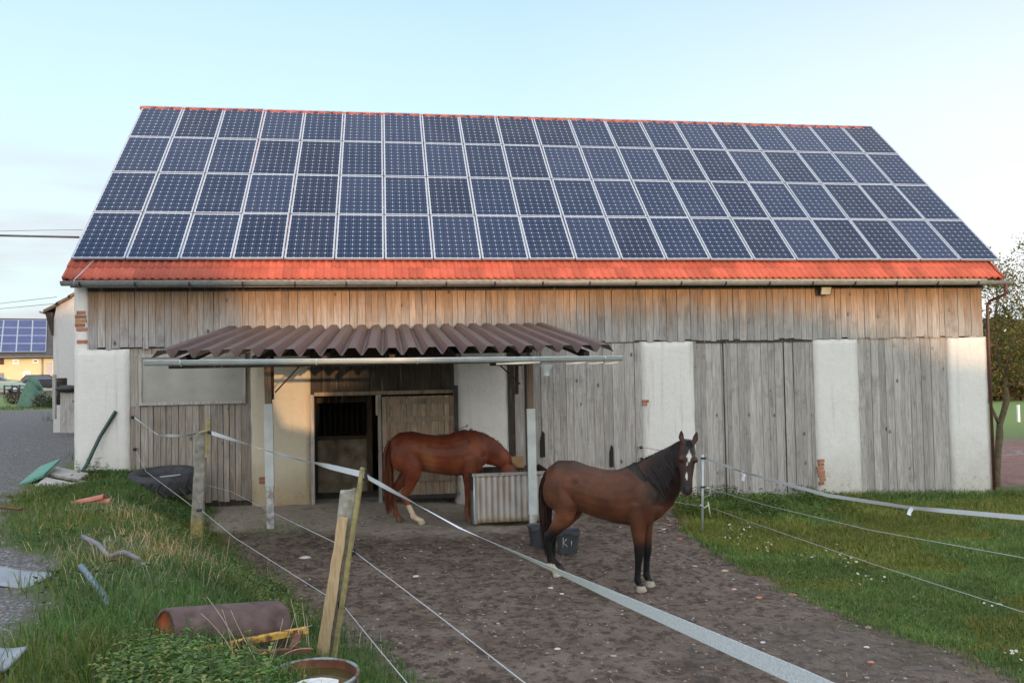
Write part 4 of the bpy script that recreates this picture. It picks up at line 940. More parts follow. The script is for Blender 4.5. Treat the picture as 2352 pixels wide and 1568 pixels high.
# straw and dung crumbs in the yard
Vs=[];Qs=[]
x,y=pts(1500,4,12,-11,-1.2); k=(x>xB(y)+.2)&(x<xR(y))&in_view(x,y,gh(x,y)); x,y=x[k],y[k]; z=gh(x,y,True)+.012; n=len(x); az=rng.uniform(0,2*PI,n); L=rng.uniform(.03,.10,n); w=.003
P=np.stack([np.stack([x-np.sin(az)*w,y+np.cos(az)*w,z],-1),np.stack([x+np.sin(az)*w,y-np.cos(az)*w,z],-1),np.stack([x+np.cos(az)*L+np.sin(az)*w,y+np.sin(az)*L-np.cos(az)*w,z+.008],-1),np.stack([x+np.cos(az)*L-np.sin(az)*w,y+np.sin(az)*L+np.cos(az)*w,z+.008],-1)],1)
o=npmesh('straw_litter',P.reshape(-1,3),[np.arange(4*n).reshape(-1,4)],np.repeat(np.array([(.34,.26,.15),(.24,.17,.09),(.42,.35,.22)])[rng.integers(0,3,n)],4,0),M_COLR); tag(o,'scraps of straw trodden into the muddy yard','straw',None,'stuff')
# single stones and brick pieces one can point to
ST=[(955,1324,.07,0,'pale flat stone lying in the mud below the near fence post wire'),(700,1282,.11,0,'long pale stone lying in the yard left of the near fence post'),(1820,1367,.085,1,'red and white brick end lying at the meadow edge'),(1742,1373,.06,2,'orange brick fragment in the mud left of the meadow edge'),(1686,1352,.055,3,'half red half white stone in the mud, leftmost by the meadow edge'),(1665,1310,.08,4,'rounded beige stone in the mud right of the dark horse'),(1596,1303,.06,4,'upright pink stone in the mud behind the front hooves of the dark horse'),(1985,1392,.06,0,'white stone at the meadow edge beside a grey one'),(1965,1385,.05,5,'grey stone at the meadow edge beside a white one'),(1995,1440,.06,3,'pinkish stone in the churned mud near the bottom right'),(2000,1522,.05,2,'orange brick chip in the wet mud at the bottom right'),(1990,1490,.045,0,'white pebble in the wet mud at the bottom right'),(1752,1480,.045,0,'white pebble by the broad white tape in the lower right'),(1280,1490,.05,0,'white stone between tape and wire in the foreground mud'),(1410,1502,.05,4,'flat beige stone right of the wire in the foreground'),(1345,1570,.05,0,'white stone at the lower edge of the yard'),(1560,1240,.07,1,'brick rubble beside the thin metal post'),(1525,1215,.06,0,'white rubble piece beside the brick rubble near the thin metal post'),(1500,1590,.04,4,'beige stone at the lower edge under the tape'),(1265,1350,.05,0,'white stone under the tape left of the dark horse'),(1290,1360,.05,0,'second white stone under the tape left of the dark horse')]
PC=[(.52,.50,.48),(.42,.17,.13),(.50,.22,.11),(.55,.36,.32),(.45,.35,.27),(.28,.27,.26)]
for (a,b,s,ci,lb) in ST:
    g=pg(a,b); V_=[];F_=[];C_=[]; pebble(g[0],g[1],float(gh(g[0],g[1],True)),s*.62,PC[ci],V_,F_,C_,.6)
    m=MB(); m.v=V_;m.f=F_;m.c=C_;m.sm=[False]*len(F_); tag(m.build('brick_fragment' if ci in(1,2) else 'stone',M_COLR,bevel=.006),lb,'brick' if ci in (1,2) else 'stone','loose stones and brick pieces in the yard')
# rubble heap at the foot of the thin metal post
Vs=[];Fs=[];Cs=[]
for i in range(90):
    a=random.gauss(1545,34);b=random.gauss(1205,15); g=pg(a,b); pebble(g[0],g[1],float(gh(g[0],g[1],True))+.01,random.uniform(.012,.038),tuple(w*random.uniform(.55,.9) for w in random.choice([(.36,.31,.27),(.30,.20,.15),(.33,.24,.18),(.27,.23,.20),(.33,.17,.11)])),Vs,Fs,Cs)
mb=MB(); mb.v=Vs;mb.f=Fs;mb.c=Cs;mb.sm=[False]*len(Fs); tag(mb.build('brick_rubble',M_COLR),'crushed brick rubble beside the thin metal fence post','rubble',None,'stuff')
# ------------------------------------------------------------------ trough
tz=-.10; ty0=-2.74; ty1=-1.6
a=onY(1088,1088,ty0); b=onY(1088,1199,ty0); TX0_,TX1_=a[0],8.95; TZ=a[2]; BZ=b[2]
trg=thing('feed_trough','feed trough with a corrugated metal front between the chestnut horse and the canopy post','trough',(0,0,0))
mb=MB(); V_=[];F_=[];C_=[]; n=int((TX1_-TX0_)/.0125); 
for i in range(n+1):
    x=TX0_+.05+(TX1_-TX0_-.1)*i/n; y=ty0+.014*math.sin(2*PI*x/.105); rust=.5+.5*math.sin(2*PI*x/.105+.9); 
    for z in np.linspace(BZ-.02,TZ-.04,9):
        k=rust+.5*mn.noise((x*5,z*3,1)); f=min(1,max(0,k)); low=max(0,1-(z-BZ)/.12)*.7
        c=lerp3((.50,.52,.53),(.27,.19,.14),f); V_.append((x,y,z)); C_.append(lerp3(c,(.36,.29,.17),low))
for i in range(n):
    for j in range(8): F_.append((i*9+j,(i+1)*9+j,(i+1)*9+j+1,i*9+j+1))
mb.add(V_,F_,C_,True); o=mb.build('corrugated_front',M_COL,trg); sd=o.modifiers.new('s','SOLIDIFY'); sd.thickness=.003
mb=MB(); mb.box((TX0_-.03,ty0-.035,TZ-.045),(TX1_+.02,ty0+.035,TZ+.005),(.3,.2,0)); mb.box((TX0_-.0,ty0-.02,BZ-.03),(TX0_+.05,ty0+.03,TZ-.045),(.2,.3,0)); mb.box((TX1_-.05,ty0-.02,BZ-.03),(TX1_,ty0+.03,TZ-.045),(.7,.3,0)); mb.build('frame_rail',M_LO,trg)
mb=MB(); mb.tube([(TX0_-.005,ty0-.03,BZ-.02),(TX0_+.0,ty0-.03,TZ-.05)],.014,7); mb.build('corner_rod',M_GALV,trg)
mb=MB(); mb.box((TX0_-.035,ty0+.03,BZ-.02),(TX0_-.012,ty1,TZ-.30),(.62,.64,.68)); mb.build('side_sheet',simple('grey_sheet',(.10,.105,.115),(.17,.175,.18),5,.6),trg)
mb=MB(); 
for k in range(2): mb.box((TX0_-.04,ty0+.03,TZ-.30+.15*k),(TX0_-.01,ty1,TZ-.16+.15*k),(random.random(),.3,0))
mb.box((TX1_-.03,ty0+.03,BZ),(TX1_,ty1,TZ),(.2,.4,0)); mb.box((TX0_,ty1-.03,BZ),(TX1_,ty1,TZ-.02),(.4,.5,0)); mb.build('side_board',M_DK,trg)
p=onY(1148,1049,ty1+.0);q=onY(1203,1090,ty1); mb=MB(); mb.hexa([(p[0],ty1-.06,TZ-.05),(q[0]+.0,ty1-.06,TZ-.05),(q[0],ty1-.035,TZ-.05),(p[0],ty1-.035,TZ-.05),(p[0],ty1-.06,p[2]),(q[0]-.01,ty1-.06,p[2]+.01),(q[0]-.01,ty1-.035,p[2]+.01),(p[0],ty1-.035,p[2])],(1,.85,.7)); mb.build('back_board',simple('tan_board',(.30,.19,.09),(.40,.27,.14),6,.8),trg)
mb=MB(); mb.box((TX0_,ty0+.03,BZ+.1),(TX1_-.03,ty1-.03,BZ+.32),(.5,.5,.5)); mb.build('feed',simple('hay_feed',(.16,.12,.05),(.32,.25,.12),30,.95,0,.8,.03),trg)
# ------------------------------------------------------------------ buckets
def bucket(x,y,z,w,d,h,label,rot,mark=False):
    t=thing('bucket',label,'bucket',(x,y,z),rot)
    mb=MB(); 
    def ring(ww,dd,zz,r=.05,n=4):
        o=[]
        for sx,sy,a0 in ((1,1,0),(-1,1,PI/2),(-1,-1,PI),(1,-1,1.5*PI)):
            for j in range(n+1): a=a0+PI/2*j/n; o.append((sx*(ww/2-r)+r*math.cos(a),sy*(dd/2-r)+r*math.sin(a),zz))
        return o
    rs=[ring(w*.78,d*.78,0),ring(w*.98,d*.98,h-.03),ring(w*1.08,d*1.08,h-.03),ring(w*1.08,d*1.08,h),ring(w*.99,d*.99,h),ring(w*.94,d*.94,h-.02),ring(w*.72,d*.72,.03)]
    vs=[q for r in rs for q in r];n=len(rs[0]);fs=[]
    for i in range(len(rs)-1):
        for j in range(n): fs.append((i*n+j,i*n+(j+1)%n,(i+1)*n+(j+1)%n,(i+1)*n+j))
    fs.append(tuple(range(n-1,-1,-1)));fs.append(tuple((len(rs)-1)*n+j for j in range(n)))
    mb.add(vs,fs,(1,1,1)); mb.build('tub',simple('grey_plastic',(.040,.046,.055),(.065,.072,.082),4,.5),t)
    mb=MB(); mb.box((-w*.5,-d*.545,h-.055),(-w*.2,-d*.50,h-.012)); mb.box((w*.2,-d*.545,h-.055),(w*.5,-d*.50,h-.012)); mb.build('rim_grip',simple('grey_plastic_rim',(.05,.06,.07),(.07,.08,.09),4,.5),t)
    if mark:
        mb=MB(); 
        def st(p,q):      # painted stroke on the sloping front
            def f(u,v): return (u*w,-d*(.39+.10*v)-.006,v*(h-.03))
            P=f(*p);Q=f(*q); mb.beam(P,Q,.003,.021,up=(1,0,.001)) if False else mb.tube([P,Q],[(.011,.004)]*2,6)
        st((-.20,.82),(-.22,.34)); st((-.20,.56),(-.06,.76)); st((-.19,.56),(-.03,.38)); st((.14,.66),(.135,.38))
        mb.build('paint_mark',simple('white_paint',(.6,.6,.58),(.75,.74,.72),20,.7),t)
    return t
g=pg(1308,1273); bucket(g[0],g[1]+.12,g[2]+.0,.36,.30,.34,'dark grey plastic bucket with white painted letters behind the hind legs of the dark horse',-.15,True)
g=pg(1245,1258); bucket(g[0]-.0,g[1]+.12,g[2]+.0,.36,.30,.33,'dark grey plastic bucket without letters at the foot of the canopy post',.1)
# ------------------------------------------------------------------ fence posts
def fence_post(name,label,base,top,w,h,mat,col=(.6,.6,.6)):
    return None
p0=pg(450,1250); dm=float((p0-CAM)@CF)
pm=thing('fence_post','grey concrete fence post with a yellow lichened stick on top, on the grass bank','fence post',tuple(p0))
def rel(b,p): return tuple(np.array(p)-b)
mb=MB(); b0=rel(p0,pd(450,1262,dm)); t0=rel(p0,pd(464,992,dm)); V_=[];
N=9;sec=[]
for i in range(N+1):
    f=i/N; c=Vector(b0)*(1-f)+Vector(t0)*f; ww=.155*(1-f)+.13*f
    for sx,sy in ((-1,-1),(1,-1),(1,1),(-1,1)):
        V_.append((c.x+sx*ww/2+mn.noise((f*6,sx,sy))*.012,c.y+sy*.06+mn.noise((f*5,sx+3,sy))*.012,c.z+(sx*.012 if i==N else 0)))
fs=[]
for i in range(N):
    for j in range(4): fs.append((i*4+j,i*4+(j+1)%4,(i+1)*4+(j+1)%4,(i+1)*4+j))
fs.append((0,3,2,1));fs.append((4*N,4*N+1,4*N+2,4*N+3)); cs=[(1,1,1) if i>2 else (1.15,1.0,.45) for i in range(N+1) for j in range(4)]
mb.add(V_,fs,cs); mb.build('concrete_post',M_CONC,pm,bevel=.012)
mb=MB(); mb.beam(rel(p0,pd(475,1050,dm-.08)),rel(p0,pd(478,962,dm-.08)),.045,.03,(1,1,1)); mb.beam(rel(p0,pd(458,993,dm-.1)),rel(p0,pd(482,987,dm-.1)),.03,.02); mb.build('lichened_stick',M_LICH,pm)
mb=MB(); mb.tube([rel(p0,pd(478,990,dm-.1)),rel(p0,pd(487,994,dm-.1))],.024,8); mb.tube([rel(p0,pd(453,1171,dm-.1)),rel(p0,pd(462,1171,dm-.12))],.018,8); mb.build('insulator',M_BLACK,pm)
# near post
DN=7.2; q0=pd(742,1512,DN); q0[2]=float(gh(q0[0],q0[1]))
pn_=thing('fence_post','leaning fence post of pale timber and grey concrete with lichened stake beside the water drum','fence post',tuple(q0))
R_=lambda x,y,d=DN: rel(q0,pd(x,y,d))
mb=MB(); N=8;V_=[]
B=[(738,1520),(772,1520)];T=[(781,1128),(819,1122)]
for i in range(N+1):
    f=i/N
    for k,dd in ((0,-.05),(1,-.05),(1,.07),(0,.07)):
        x=B[k][0]*(1-f)+T[k][0]*f; y=B[k][1]*(1-f)+T[k][1]*f
        x+=mn.noise((f*5,k,dd*30))*3.5; y+=(mn.noise((k*4,dd*9,2))*8 if i==N else 0); V_.append(R_(x,y,DN+dd+.06))
fs=[]
for i in range(N):
    for j in range(4): fs.append((i*4+j,i*4+(j+1)%4,(i+1)*4+(j+1)%4,(i+1)*4+j))
fs.append((0,3,2,1));fs.append((4*N,4*N+1,4*N+2,4*N+3)); mb.add(V_,fs,(1.5,1.5,1.5)); mb.build('concrete_post',M_CONC,pn_,bevel=.01)
mb=MB(); V_=[];N=10
B=[(723,1520),(752,1520)];T=[(777,1186),(800,1188)]
for i in range(N+1):
    f=i/N
    for k,dd in ((0,-.07),(1,-.06),(1,.0),(0,.0)):
        x=B[k][0]*(1-f)+T[k][0]*f+mn.noise((f*7,k*3,1))*3; y=B[k][1]*(1-f)+T[k][1]*f; V_.append(R_(x,y,DN+dd))
fs=[]
for i in range(N):
    for j in range(4): fs.append((i*4+j,i*4+(j+1)%4,(i+1)*4+(j+1)%4,(i+1)*4+j))
fs.append((0,3,2,1));fs.append((4*N,4*N+1,4*N+2,4*N+3)); mb.add(V_,fs,(1,.95,.85)); mb.build('split_timber',M_WOODP,pn_,bevel=.006)
mb=MB(); mb.beam(R_(766,1520,DN-.02),R_(833,1074,DN-.02),.046,.035,jit=.004); mb.build('lichened_stake',M_LICH,pn_,bevel=.004)
for (x,y) in ((840,1094),(812,1266),(785,1389)):
    mb=MB()
    mb.beam(R_(x-4,y-7),R_(x-4,y+9),.03,.03); mb.beam(R_(x-4,y),R_(x+6,y+1),.022,.022); mb.tube([R_(x+5,y-6),R_(x+6,y+7)],.014,6)
    mb.build('insulator',M_BLACK,pn_)
# thin metal post
r0=pg(1613,1222); DR=float((r0-CAM)@CF)
tp=thing('fence_post','thin galvanised metal rod post holding white tape, right of the dark horse','fence post',tuple(r0)); RR=lambda x,y,d=0: rel(r0,pd(x,y,DR+d))
mb=MB(); mb.tube([RR(1613,1226),RR(1614,1044)],.021,8); mb.build('rod',M_GALV,tp)
mb=MB(); mb.beam(RR(1610,1052,-.05),RR(1624,1052,-.05),.03,.035); mb.beam(RR(1610,1118,-.05),RR(1622,1118,-.05),.025,.03); mb.build('insulator',M_BLACK,tp)
mb=MB(); c=RR(1628,1160,-.05)
mb.tube([RR(1616,1142,-.04),RR(1630,1136,-.05),RR(1632,1120,-.05),RR(1624,1119,-.05)],.007,5); mb.tube([RR(1608,1158,-.04),RR(1618,1166,-.05),RR(1628,1158,-.05)],.012,5); mb.tube([RR(1626,1152,-.05),RR(1629,1168,-.05),RR(1632,1186,-.05)],.012,5); mb.lathe([(.012,-.01),(.03,-.012),(.03,.012),(.012,.01)],10,RR(1624,1120,-.06)); mb.build('cord_loop',simple('pale_cord',(.5,.5,.4),(.62,.62,.5),8,.7),tp)
# ------------------------------------------------------------------ fence tapes and wires
def path(P,n=40,sag=0):
    P=[np.array(p,float) for p in P]; out=[]
    for i in range(len(P)-1):
        m=max(3,n//(len(P)-1))
        for j in range(m):
            f=j/m; q=P[i]*(1-f)+P[i+1]*f; q=q-np.array([0,0,sag*4*f*(1-f)]); out.append(q)
    out.append(P[-1]); return out
def tape(name,label,P,w,twist,n=60,sag=0,parent=None):
    pts_=path(P,n,sag); mb=MB();V_=[];F_=[];k=len(pts_)
    for i,p in enumerate(pts_):
        t=Vector(pts_[min(i+1,k-1)]-pts_[max(i-1,0)]).normalized(); up=Vector((0,0,1)); s=t.cross(up).normalized(); uu=s.cross(t)
        f=i/(k-1); a=np.interp(f,[q[0] for q in twist],[q[1] for q in twist]); d=uu*math.cos(a)+s*math.sin(a)
        V_+= [Vector(p)-d*w/2,Vector(p)+d*w/2]
    for i in range(k-1): F_+= [(2*i,2*i+1,2*i+3,2*i+2)]
    mb.add(V_,F_,(1,1,1),False); o=mb.build(name,M_TAPE,parent); sd=o.modifiers.new('s','SOLIDIFY'); sd.thickness=.0012
    if label: tag(o,label,'fence tape','white electric fence tapes')
    return o
w0=onY(307,957,-.03); m1=pd(478,990,dm-.12); n1=pd(836,1090,DN-.04); n2=pd(845,1096,DN-.05); z1=pd(1850,1560,1.75); z2=pd(2250,1750,1.28)
tape('fence_tape','white tape sagging from the boarded bay to the grey concrete post',[w0,pd(365,1000,(16.9*.62+dm*.38)),pd(425,1000,dm+2.0),m1],.05,[(0,.1),(.3,1.2),(.5,.3),(.75,1.35),(1,.5)],50)
tape('fence_tape','white tape running from the grey concrete post to the leaning timber post',[pd(486,994,dm-.12),pd(650,1046,9.6),n1],.055,[(0,.1),(.15,.5),(.35,1.35),(.5,.45),(.7,1.25),(.82,.2),(1,0)],70,.0)
tape('fence_tape','broad white tape crossing the foreground from the leaning timber post to the lower edge',[n2,pd(1060,1214,5.1),pd(1330,1333,3.55),z1,z2],.046,[(0,.25),(.05,.2),(.17,1.1),(.25,1.25),(.40,.85),(.55,.35),(.7,.15),(1,.1)],90,0)
a0=onY(1471,1026,-.08); b0=pd(1613,1052,DR-.06)
tape('fence_tape','short white tape behind the head of the dark horse up to the thin metal post',[a0,b0],.035,[(0,1.2),(.6,1.0),(1,0.2)],24)
tR=tape('fence_tape','white tape with two knotted ends running right from the thin metal post',[pd(1622,1053,DR-.06),pd(1705,1083,13.0),pd(1900,1137,11.0),pd(2095,1166,9.6),pd(2360,1189,8.2),pd(2700,1225,6.8)],.050,[(0,.25),(.14,.15),(.2,.9),(.25,.3),(.4,.2),(.62,.6),(.66,.1),(1,0)],80)
tape('knot_tail',None,[pd(1703,1082,13.0),pd(1709,1090,13.0),pd(1706,1104,13.0)],.05,[(0,.2),(1,.6)],9,0,tR)
tape('knot_tail',None,[pd(2096,1166,9.6),pd(2090,1173,9.58),pd(2087,1182,9.55)],.045,[(0,.4),(1,.9)],9,0,tR)
def wire(label,P,r=.004,sag=0):
    mb=MB(); mb.tube(path(P,24,sag),r,5); return tag(mb.build('fence_wire',M_WIREW),label,'fence wire','thin fence wires')
wire('thin wire from the boarded bay past the tyre to the grey concrete post',[onY(312,1035,-.03),pd(335,1082,15.2),pd(452,1170,dm-.1)],.0042)
wire('thin wire from the boarded bay foot to the middle insulator of the leaning timber post',[pd(462,1110,15.0),pd(530,1128,13.6),pd(650,1188,10.9),pd(812,1266,DN-.04)],.0038)
wire('thin wire from the grey concrete post to the lowest insulator of the leaning timber post',[pd(463,1172,dm-.1),pd(540,1235,9.9),pd(785,1389,DN-.04)],.0038)
wire('thin white cord from the middle insulator of the leaning timber post to the lower edge',[pd(816,1268,DN-.05),pd(1000,1408,4.9),pd(1215,1575,3.5),pd(1300,1640,3.1)],.0036)
wire('thin white cord from the lowest insulator of the leaning timber post to the lower edge',[pd(790,1392,DN-.05),pd(860,1478,5.6),pd(945,1580,4.4),pd(1000,1640,4.)],.0036)
wire('upper of the two thin cords running right from the thin metal post over the meadow',[pd(1628,1121,DR-.06),pd(1760,1160,12.4),pd(2000,1217,10.2),pd(2360,1282,8.2)],.0045)
wire('lower of the two thin cords running right from the thin metal post over the meadow',[pd(1632,1165,DR-.06),pd(1740,1204,12.2),pd(2000,1293,9.8),pd(2360,1408,7.5)],.0045)
wire('thin cord behind the chest of the dark horse to the thin metal post',[onY(1472,1062,-.1),pd(1535,1150,15.4),pd(1608,1162,DR-.05)],.006)
def knob(x,y,label):
    t=thing('wall_insulator',label,'insulator'); p=onY(x,y,-.03); t.location=p
    mb=MB(); mb.tube([(0,0,0),(0,-.05,0)],.022,8); mb.tube([(0,-.05,0),(.0,-.075,-.01)],.034,8); mb.build('knob',M_BLACK,t); mb=MB(); mb.lathe([(.03,-.004),(.036,-.004),(.036,.004),(.03,.004)],8,(0,.022,0)); mb.build('plate',M_IRON,t)
knob(307,957,'upper black fence insulator on the left boarded bay'); knob(312,1030,'lower black fence insulator on the left boarded bay'); knob(1471,1026,'upper black fence insulator on the board edge behind the dark horse'); knob(1473,1052,'lower black fence insulator on the board edge behind the dark horse')
# ------------------------------------------------------------------ clutter on the bank
g=pg(360,1130); ty=thing('tractor_tyre','big worn tractor tyre lying flat against the boarded bay','tyre',(1.86,-.72,float(gh(1.86,-.72))-.02))
mb=MB(); mb.lathe([(.36,.02),(.50,.0),(.63,.02),(.675,.09),(.68,.26),(.65,.36),(.58,.405),(.46,.40),(.40,.36),(.36,.30),(.36,.02)],40); o=mb.build('carcass',M_RUB,ty)
mb=MB()
for k in range(26):
    a=2*PI*k/26; 
    for zz,s in ((.05,1),(.19,-1)):
        a2=a+(.12 if s>0 else 0); M=Matrix.Rotation(a2,4,'Z')@Matrix.Translation((.68,0,zz+.07))@Matrix.Rotation(s*.7,4,'X'); mb.box((-.02,-.022,-.095),(.022,.022,.095),(1,1,1),M)
mb.build('tread_lug',M_RUB,ty)
ty.rotation_euler=(.09,-.02,0)
mb=MB(); mb.beam((.1,-.55,.415),(.42,-.42,.41),.05,.012); mb.build('pale_scrap',simple('scrap',(.4,.4,.38),(.5,.5,.48)),ty)
mb=MB(); P=[onY(x,y,Y) for x,y,Y in ((188,1085,-.42),(200,1066,-.34),(214,1035,-.22),(230,1002,-.14),(250,970,-.09),(266,944,-.065))]; P[0][2]=P[0][2]
mb.tube(path(P,24),.036,10); tag(mb.build('hose',simple('dark_green_hose',(.010,.040,.034),(.02,.06,.05),5,.4)),'dark green hose leaning against the left white pier','hose')
# green board and planks
def slab(name,px4,z,th,mat,label,cat,group=None,col=(1,1,1)):
    mb=MB(); q=[pd(x,y,d) for x,y,d in px4]; mb.hexa([(a[0],a[1],a[2]-th) for a in q]+[tuple(a) for a in q],col); return tag(mb.build(name,mat,bevel=.006),label,cat,group)
slab('green_board',[(38,1114,14.35),(100,1089,14.4),(139,1052,15.1),(92,1070,15.4)],0,.05,simple('green_paint',(.05,.20,.14),(.10,.27,.20),5,.55),'green edged board propped on the pile of pale planks','board')
for i,(a,lb) in enumerate((([(90,1106,14.1),(157,1122,13.8),(174,1109,14.1),(106,1095,14.4)],'front pale plank of the pile below the green board'),([(112,1087,14.75),(182,1099,14.35),(203,1086,14.9),(131,1071,15.4)],'rear pale plank of the pile below the green board'),([(80,1112,14.0),(150,1127,13.75),(160,1122,13.85),(95,1106,14.1)],'lowest thin plank under the pile of pale planks'))):
    slab('plank',a,0,.055,simple('weathered_plank',(.30,.28,.27),(.44,.41,.39),5,.8),lb,'plank','pale planks piled by the left pier')
for i,(x,y,s,lb) in enumerate(((150,1112,.065,'grey concrete lump left of two others at the plank ends'),(172,1105,.07,'middle grey concrete lump at the plank ends'),(190,1100,.06,'right grey concrete lump at the plank ends by the hose'))):
    p=pd(x,y-4,13.9+.2*i); V_=[];F_=[];C_=[]; pebble(p[0],p[1],p[2]-.1,s,(.95,.92,.85),V_,F_,C_,1.1); m=MB(); m.v=V_;m.f=F_;m.c=C_;m.sm=[False]*len(F_); tag(m.build('concrete_lump',M_CONC,bevel=.01),lb,'concrete lump','concrete lumps by the left pier')
# red ridge bricks
rb=[pd(203,1156,12.9),]
for i,(x0,y0,x1,y1,dz,lb) in enumerate(((163,1163,241,1146,0,'topmost long red clay tile of the three lying in the bank grass'),(172,1168,256,1155,0,'middle long red clay tile of the three lying in the bank grass'),(180,1174,252,1164,0,'lowest long red clay tile of the three lying in the bank grass'))):
    p,q=pd(x0,y0-3,12.0),pd(x1,y1-3,12.05); mb=MB(); V_=[];m=6
    t=Vector(q-p).normalized(); s=t.cross(Vector((0,0,1))).normalized(); u_=s.cross(t)
    for pt in (p,q):
        for rr in (.075,.055):
            for j in range(m+1): a=PI*j/m; V_.append(Vector(pt)+s*(rr*math.cos(a))+u_*(rr*.8*math.sin(a)))
    k=m+1;F_=[]
    for j in range(m): F_+= [(j,j+1,2*k+j+1,2*k+j),(k+j,3*k+j,3*k+j+1,k+j+1),(j,k+j,k+j+1,j+1),(2*k+j,2*k+j+1,3*k+j+1,3*k+j)]
    for j in (0,m): F_.append((j,2*k+j,3*k+j,k+j))
    mb.add(V_,F_,(1,1,1)); tag(mb.build('clay_tile',simple('clay_red',(.36,.10,.07),(.52,.22,.17),9,.8,0,.3)),lb,'tile','red clay tiles in the bank grass')
def sheet(name,px,th,mat,label,cat,n=8,cur=.012):
    q=[pd(*a) for a in px]; mb=MB(); V_=[];F_=[]
    for i in range(n+1):
        for j in range(n+1):
            u_=i/n;v=j/n; p=q[0]*(1-u_)*(1-v)+q[1]*u_*(1-v)+q[2]*u_*v+q[3]*(1-u_)*v; p=p+np.array([0,0,cur*math.sin(u_*5+v*2)*(.4+u_)]); V_.append(p)
    for i in range(n):
        for j in range(n): a=i*(n+1)+j; F_.append((a,a+n+1,a+n+2,a+1))
    mb.add(V_,F_,(1,1,1),True); o=mb.build(name,mat); s_=o.modifiers.new('s','SOLIDIFY'); s_.thickness=th; return tag(o,label,cat)
mS=simple('bluish_sheet',(.20,.22,.25),(.30,.33,.37),4,.5)
sheet('metal_sheet',[(-60,1345,7.25),(60,1346,7.25),(128,1317,7.55),(-60,1288,7.75)],.006,mS,'pale bluish metal sheet lying at the edge of the gravel lane','metal sheet')
sheet('metal_sheet',[(-60,1560,4.9),(15,1530,5.1),(60,1487,5.3),(-60,1478,5.4)],.02,mS,'bluish flat panel at the lower left edge on the gravel','panel')
mb=MB(); P=[pd(x,y,d) for x,y,d in ((186,1300,7.55),(200,1318,7.4),(218,1342,7.15),(236,1368,6.85),(246,1392,6.65),(249,1428,6.6))]
mb.tube(path(P,20),.030,9); tag(mb.build('hose',simple('blue_hose',(.10,.14,.19),(.16,.20,.26),5,.4)),'blue grey hose bent through the grass left of the dead grass','hose')
mb=MB(); P=[pd(x,y,d) for x,y,d in ((190,1232,8.5),(225,1250,8.35),(250,1278,8.2),(285,1268,8.1),(315,1282,8.0),(345,1312,7.95))]
mb.tube(path(P,26),.026,8); tag(mb.build('hose',simple('grey_hose',(.12,.12,.14),(.22,.21,.23),5,.5)),'grey hose half buried in the pale dead grass','hose')
mb=MB(); P=[pd(x,y,d) for x,y,d in ((0,1164,11.4),(20,1167,11.3),(50,1169,11.2))]; mb.tube(path(P,8),[.02]*len(path(P,8)),6); tag(mb.build('stick',M_RUST),'rusty stick lying on the gravel at the left edge','stick')
mb=MB(); qq=[onY(x,y,-.32) for x,y in ((1806,1162),(1884,1150))]; mb.hexa([(qq[0][0],-.55,-.5),(qq[1][0],-.5,-.5),(qq[1][0],-.06,-.5),(qq[0][0],-.06,-.5),(qq[0][0],-.55,qq[0][2]+.06),(qq[1][0],-.5,qq[1][2]+.05),(qq[1][0],-.06,qq[1][2]+.08),(qq[0][0],-.06,qq[0][2]+.09)],(1.3,1.3,1.3)); tag(mb.build('concrete_slab',M_CONC,bevel=.015),'low pale concrete slab at the foot of the pier with the brick patch','slab')
# roller
rl0=pd(374,1466,5.7); rl1=pd(642,1441,6.3); ro=thing('field_roller','rusty field roller with a yellow frame lying among nettles on the bank','roller',tuple((rl0+rl1)/2)); rc=(rl0+rl1)/2
ax=Vector(rl1-rl0); Lr=ax.length; axn=ax.normalized(); qm=axn.to_track_quat('Z','Y').to_matrix().to_4x4()
mb=MB(); rad=.205; mb.lathe([(0,-Lr/2+.012),(rad-.03,-Lr/2+.012),(rad-.028,-Lr/2),(rad,-Lr/2+.004),(rad,Lr/2-.03),(rad-.02,Lr/2),(0,Lr/2)],40,M=qm); mb.build('drum',simple('brown_roller',(.062,.036,.032),(.145,.092,.085),9,.62,.2,.15),ro)
mb=MB(); mb.lathe([(rad-.032,-Lr/2+.0),(rad-.032,-Lr/2+.009),(.03,-Lr/2+.009),(.03,-Lr/2-.04),(0,-Lr/2-.04)],30,M=qm); mb.build('end_cap',simple('orange_rust',(.20,.045,.015),(.42,.10,.03),8,.85),ro)
mY=NT('chipped_yellow_paint'); ny=mY.noise(mY.pos(),14,5,.7); mY=mY.fin(mY.mix(mY.ramp(ny,(.46,0.),(.56,1.)),(.55,.32,.04),(.14,.055,.025)),.65,ny,.3,.005)
mb=MB(); q=lambda x,y,d: tuple(pd(x,y,d)-rc)
mb.beam(q(455,1494,5.55),q(705,1445,6.0),.055,.04,jit=.003); mb.build('frame_bar',mY,ro)
mb=MB(); mb.beam(q(500,1502,5.5),q(715,1492,5.75),.05,.03); mb.beam(q(690,1448,5.98),q(672,1490,5.7),.05,.03); mb.beam(q(560,1470,5.7),q(590,1500,5.6),.03,.03); mb.tube([q(372,1450,5.70),q(390,1500,5.5),q(455,1500,5.5)],.02,6); mb.build('drawbar',M_RUST,ro)
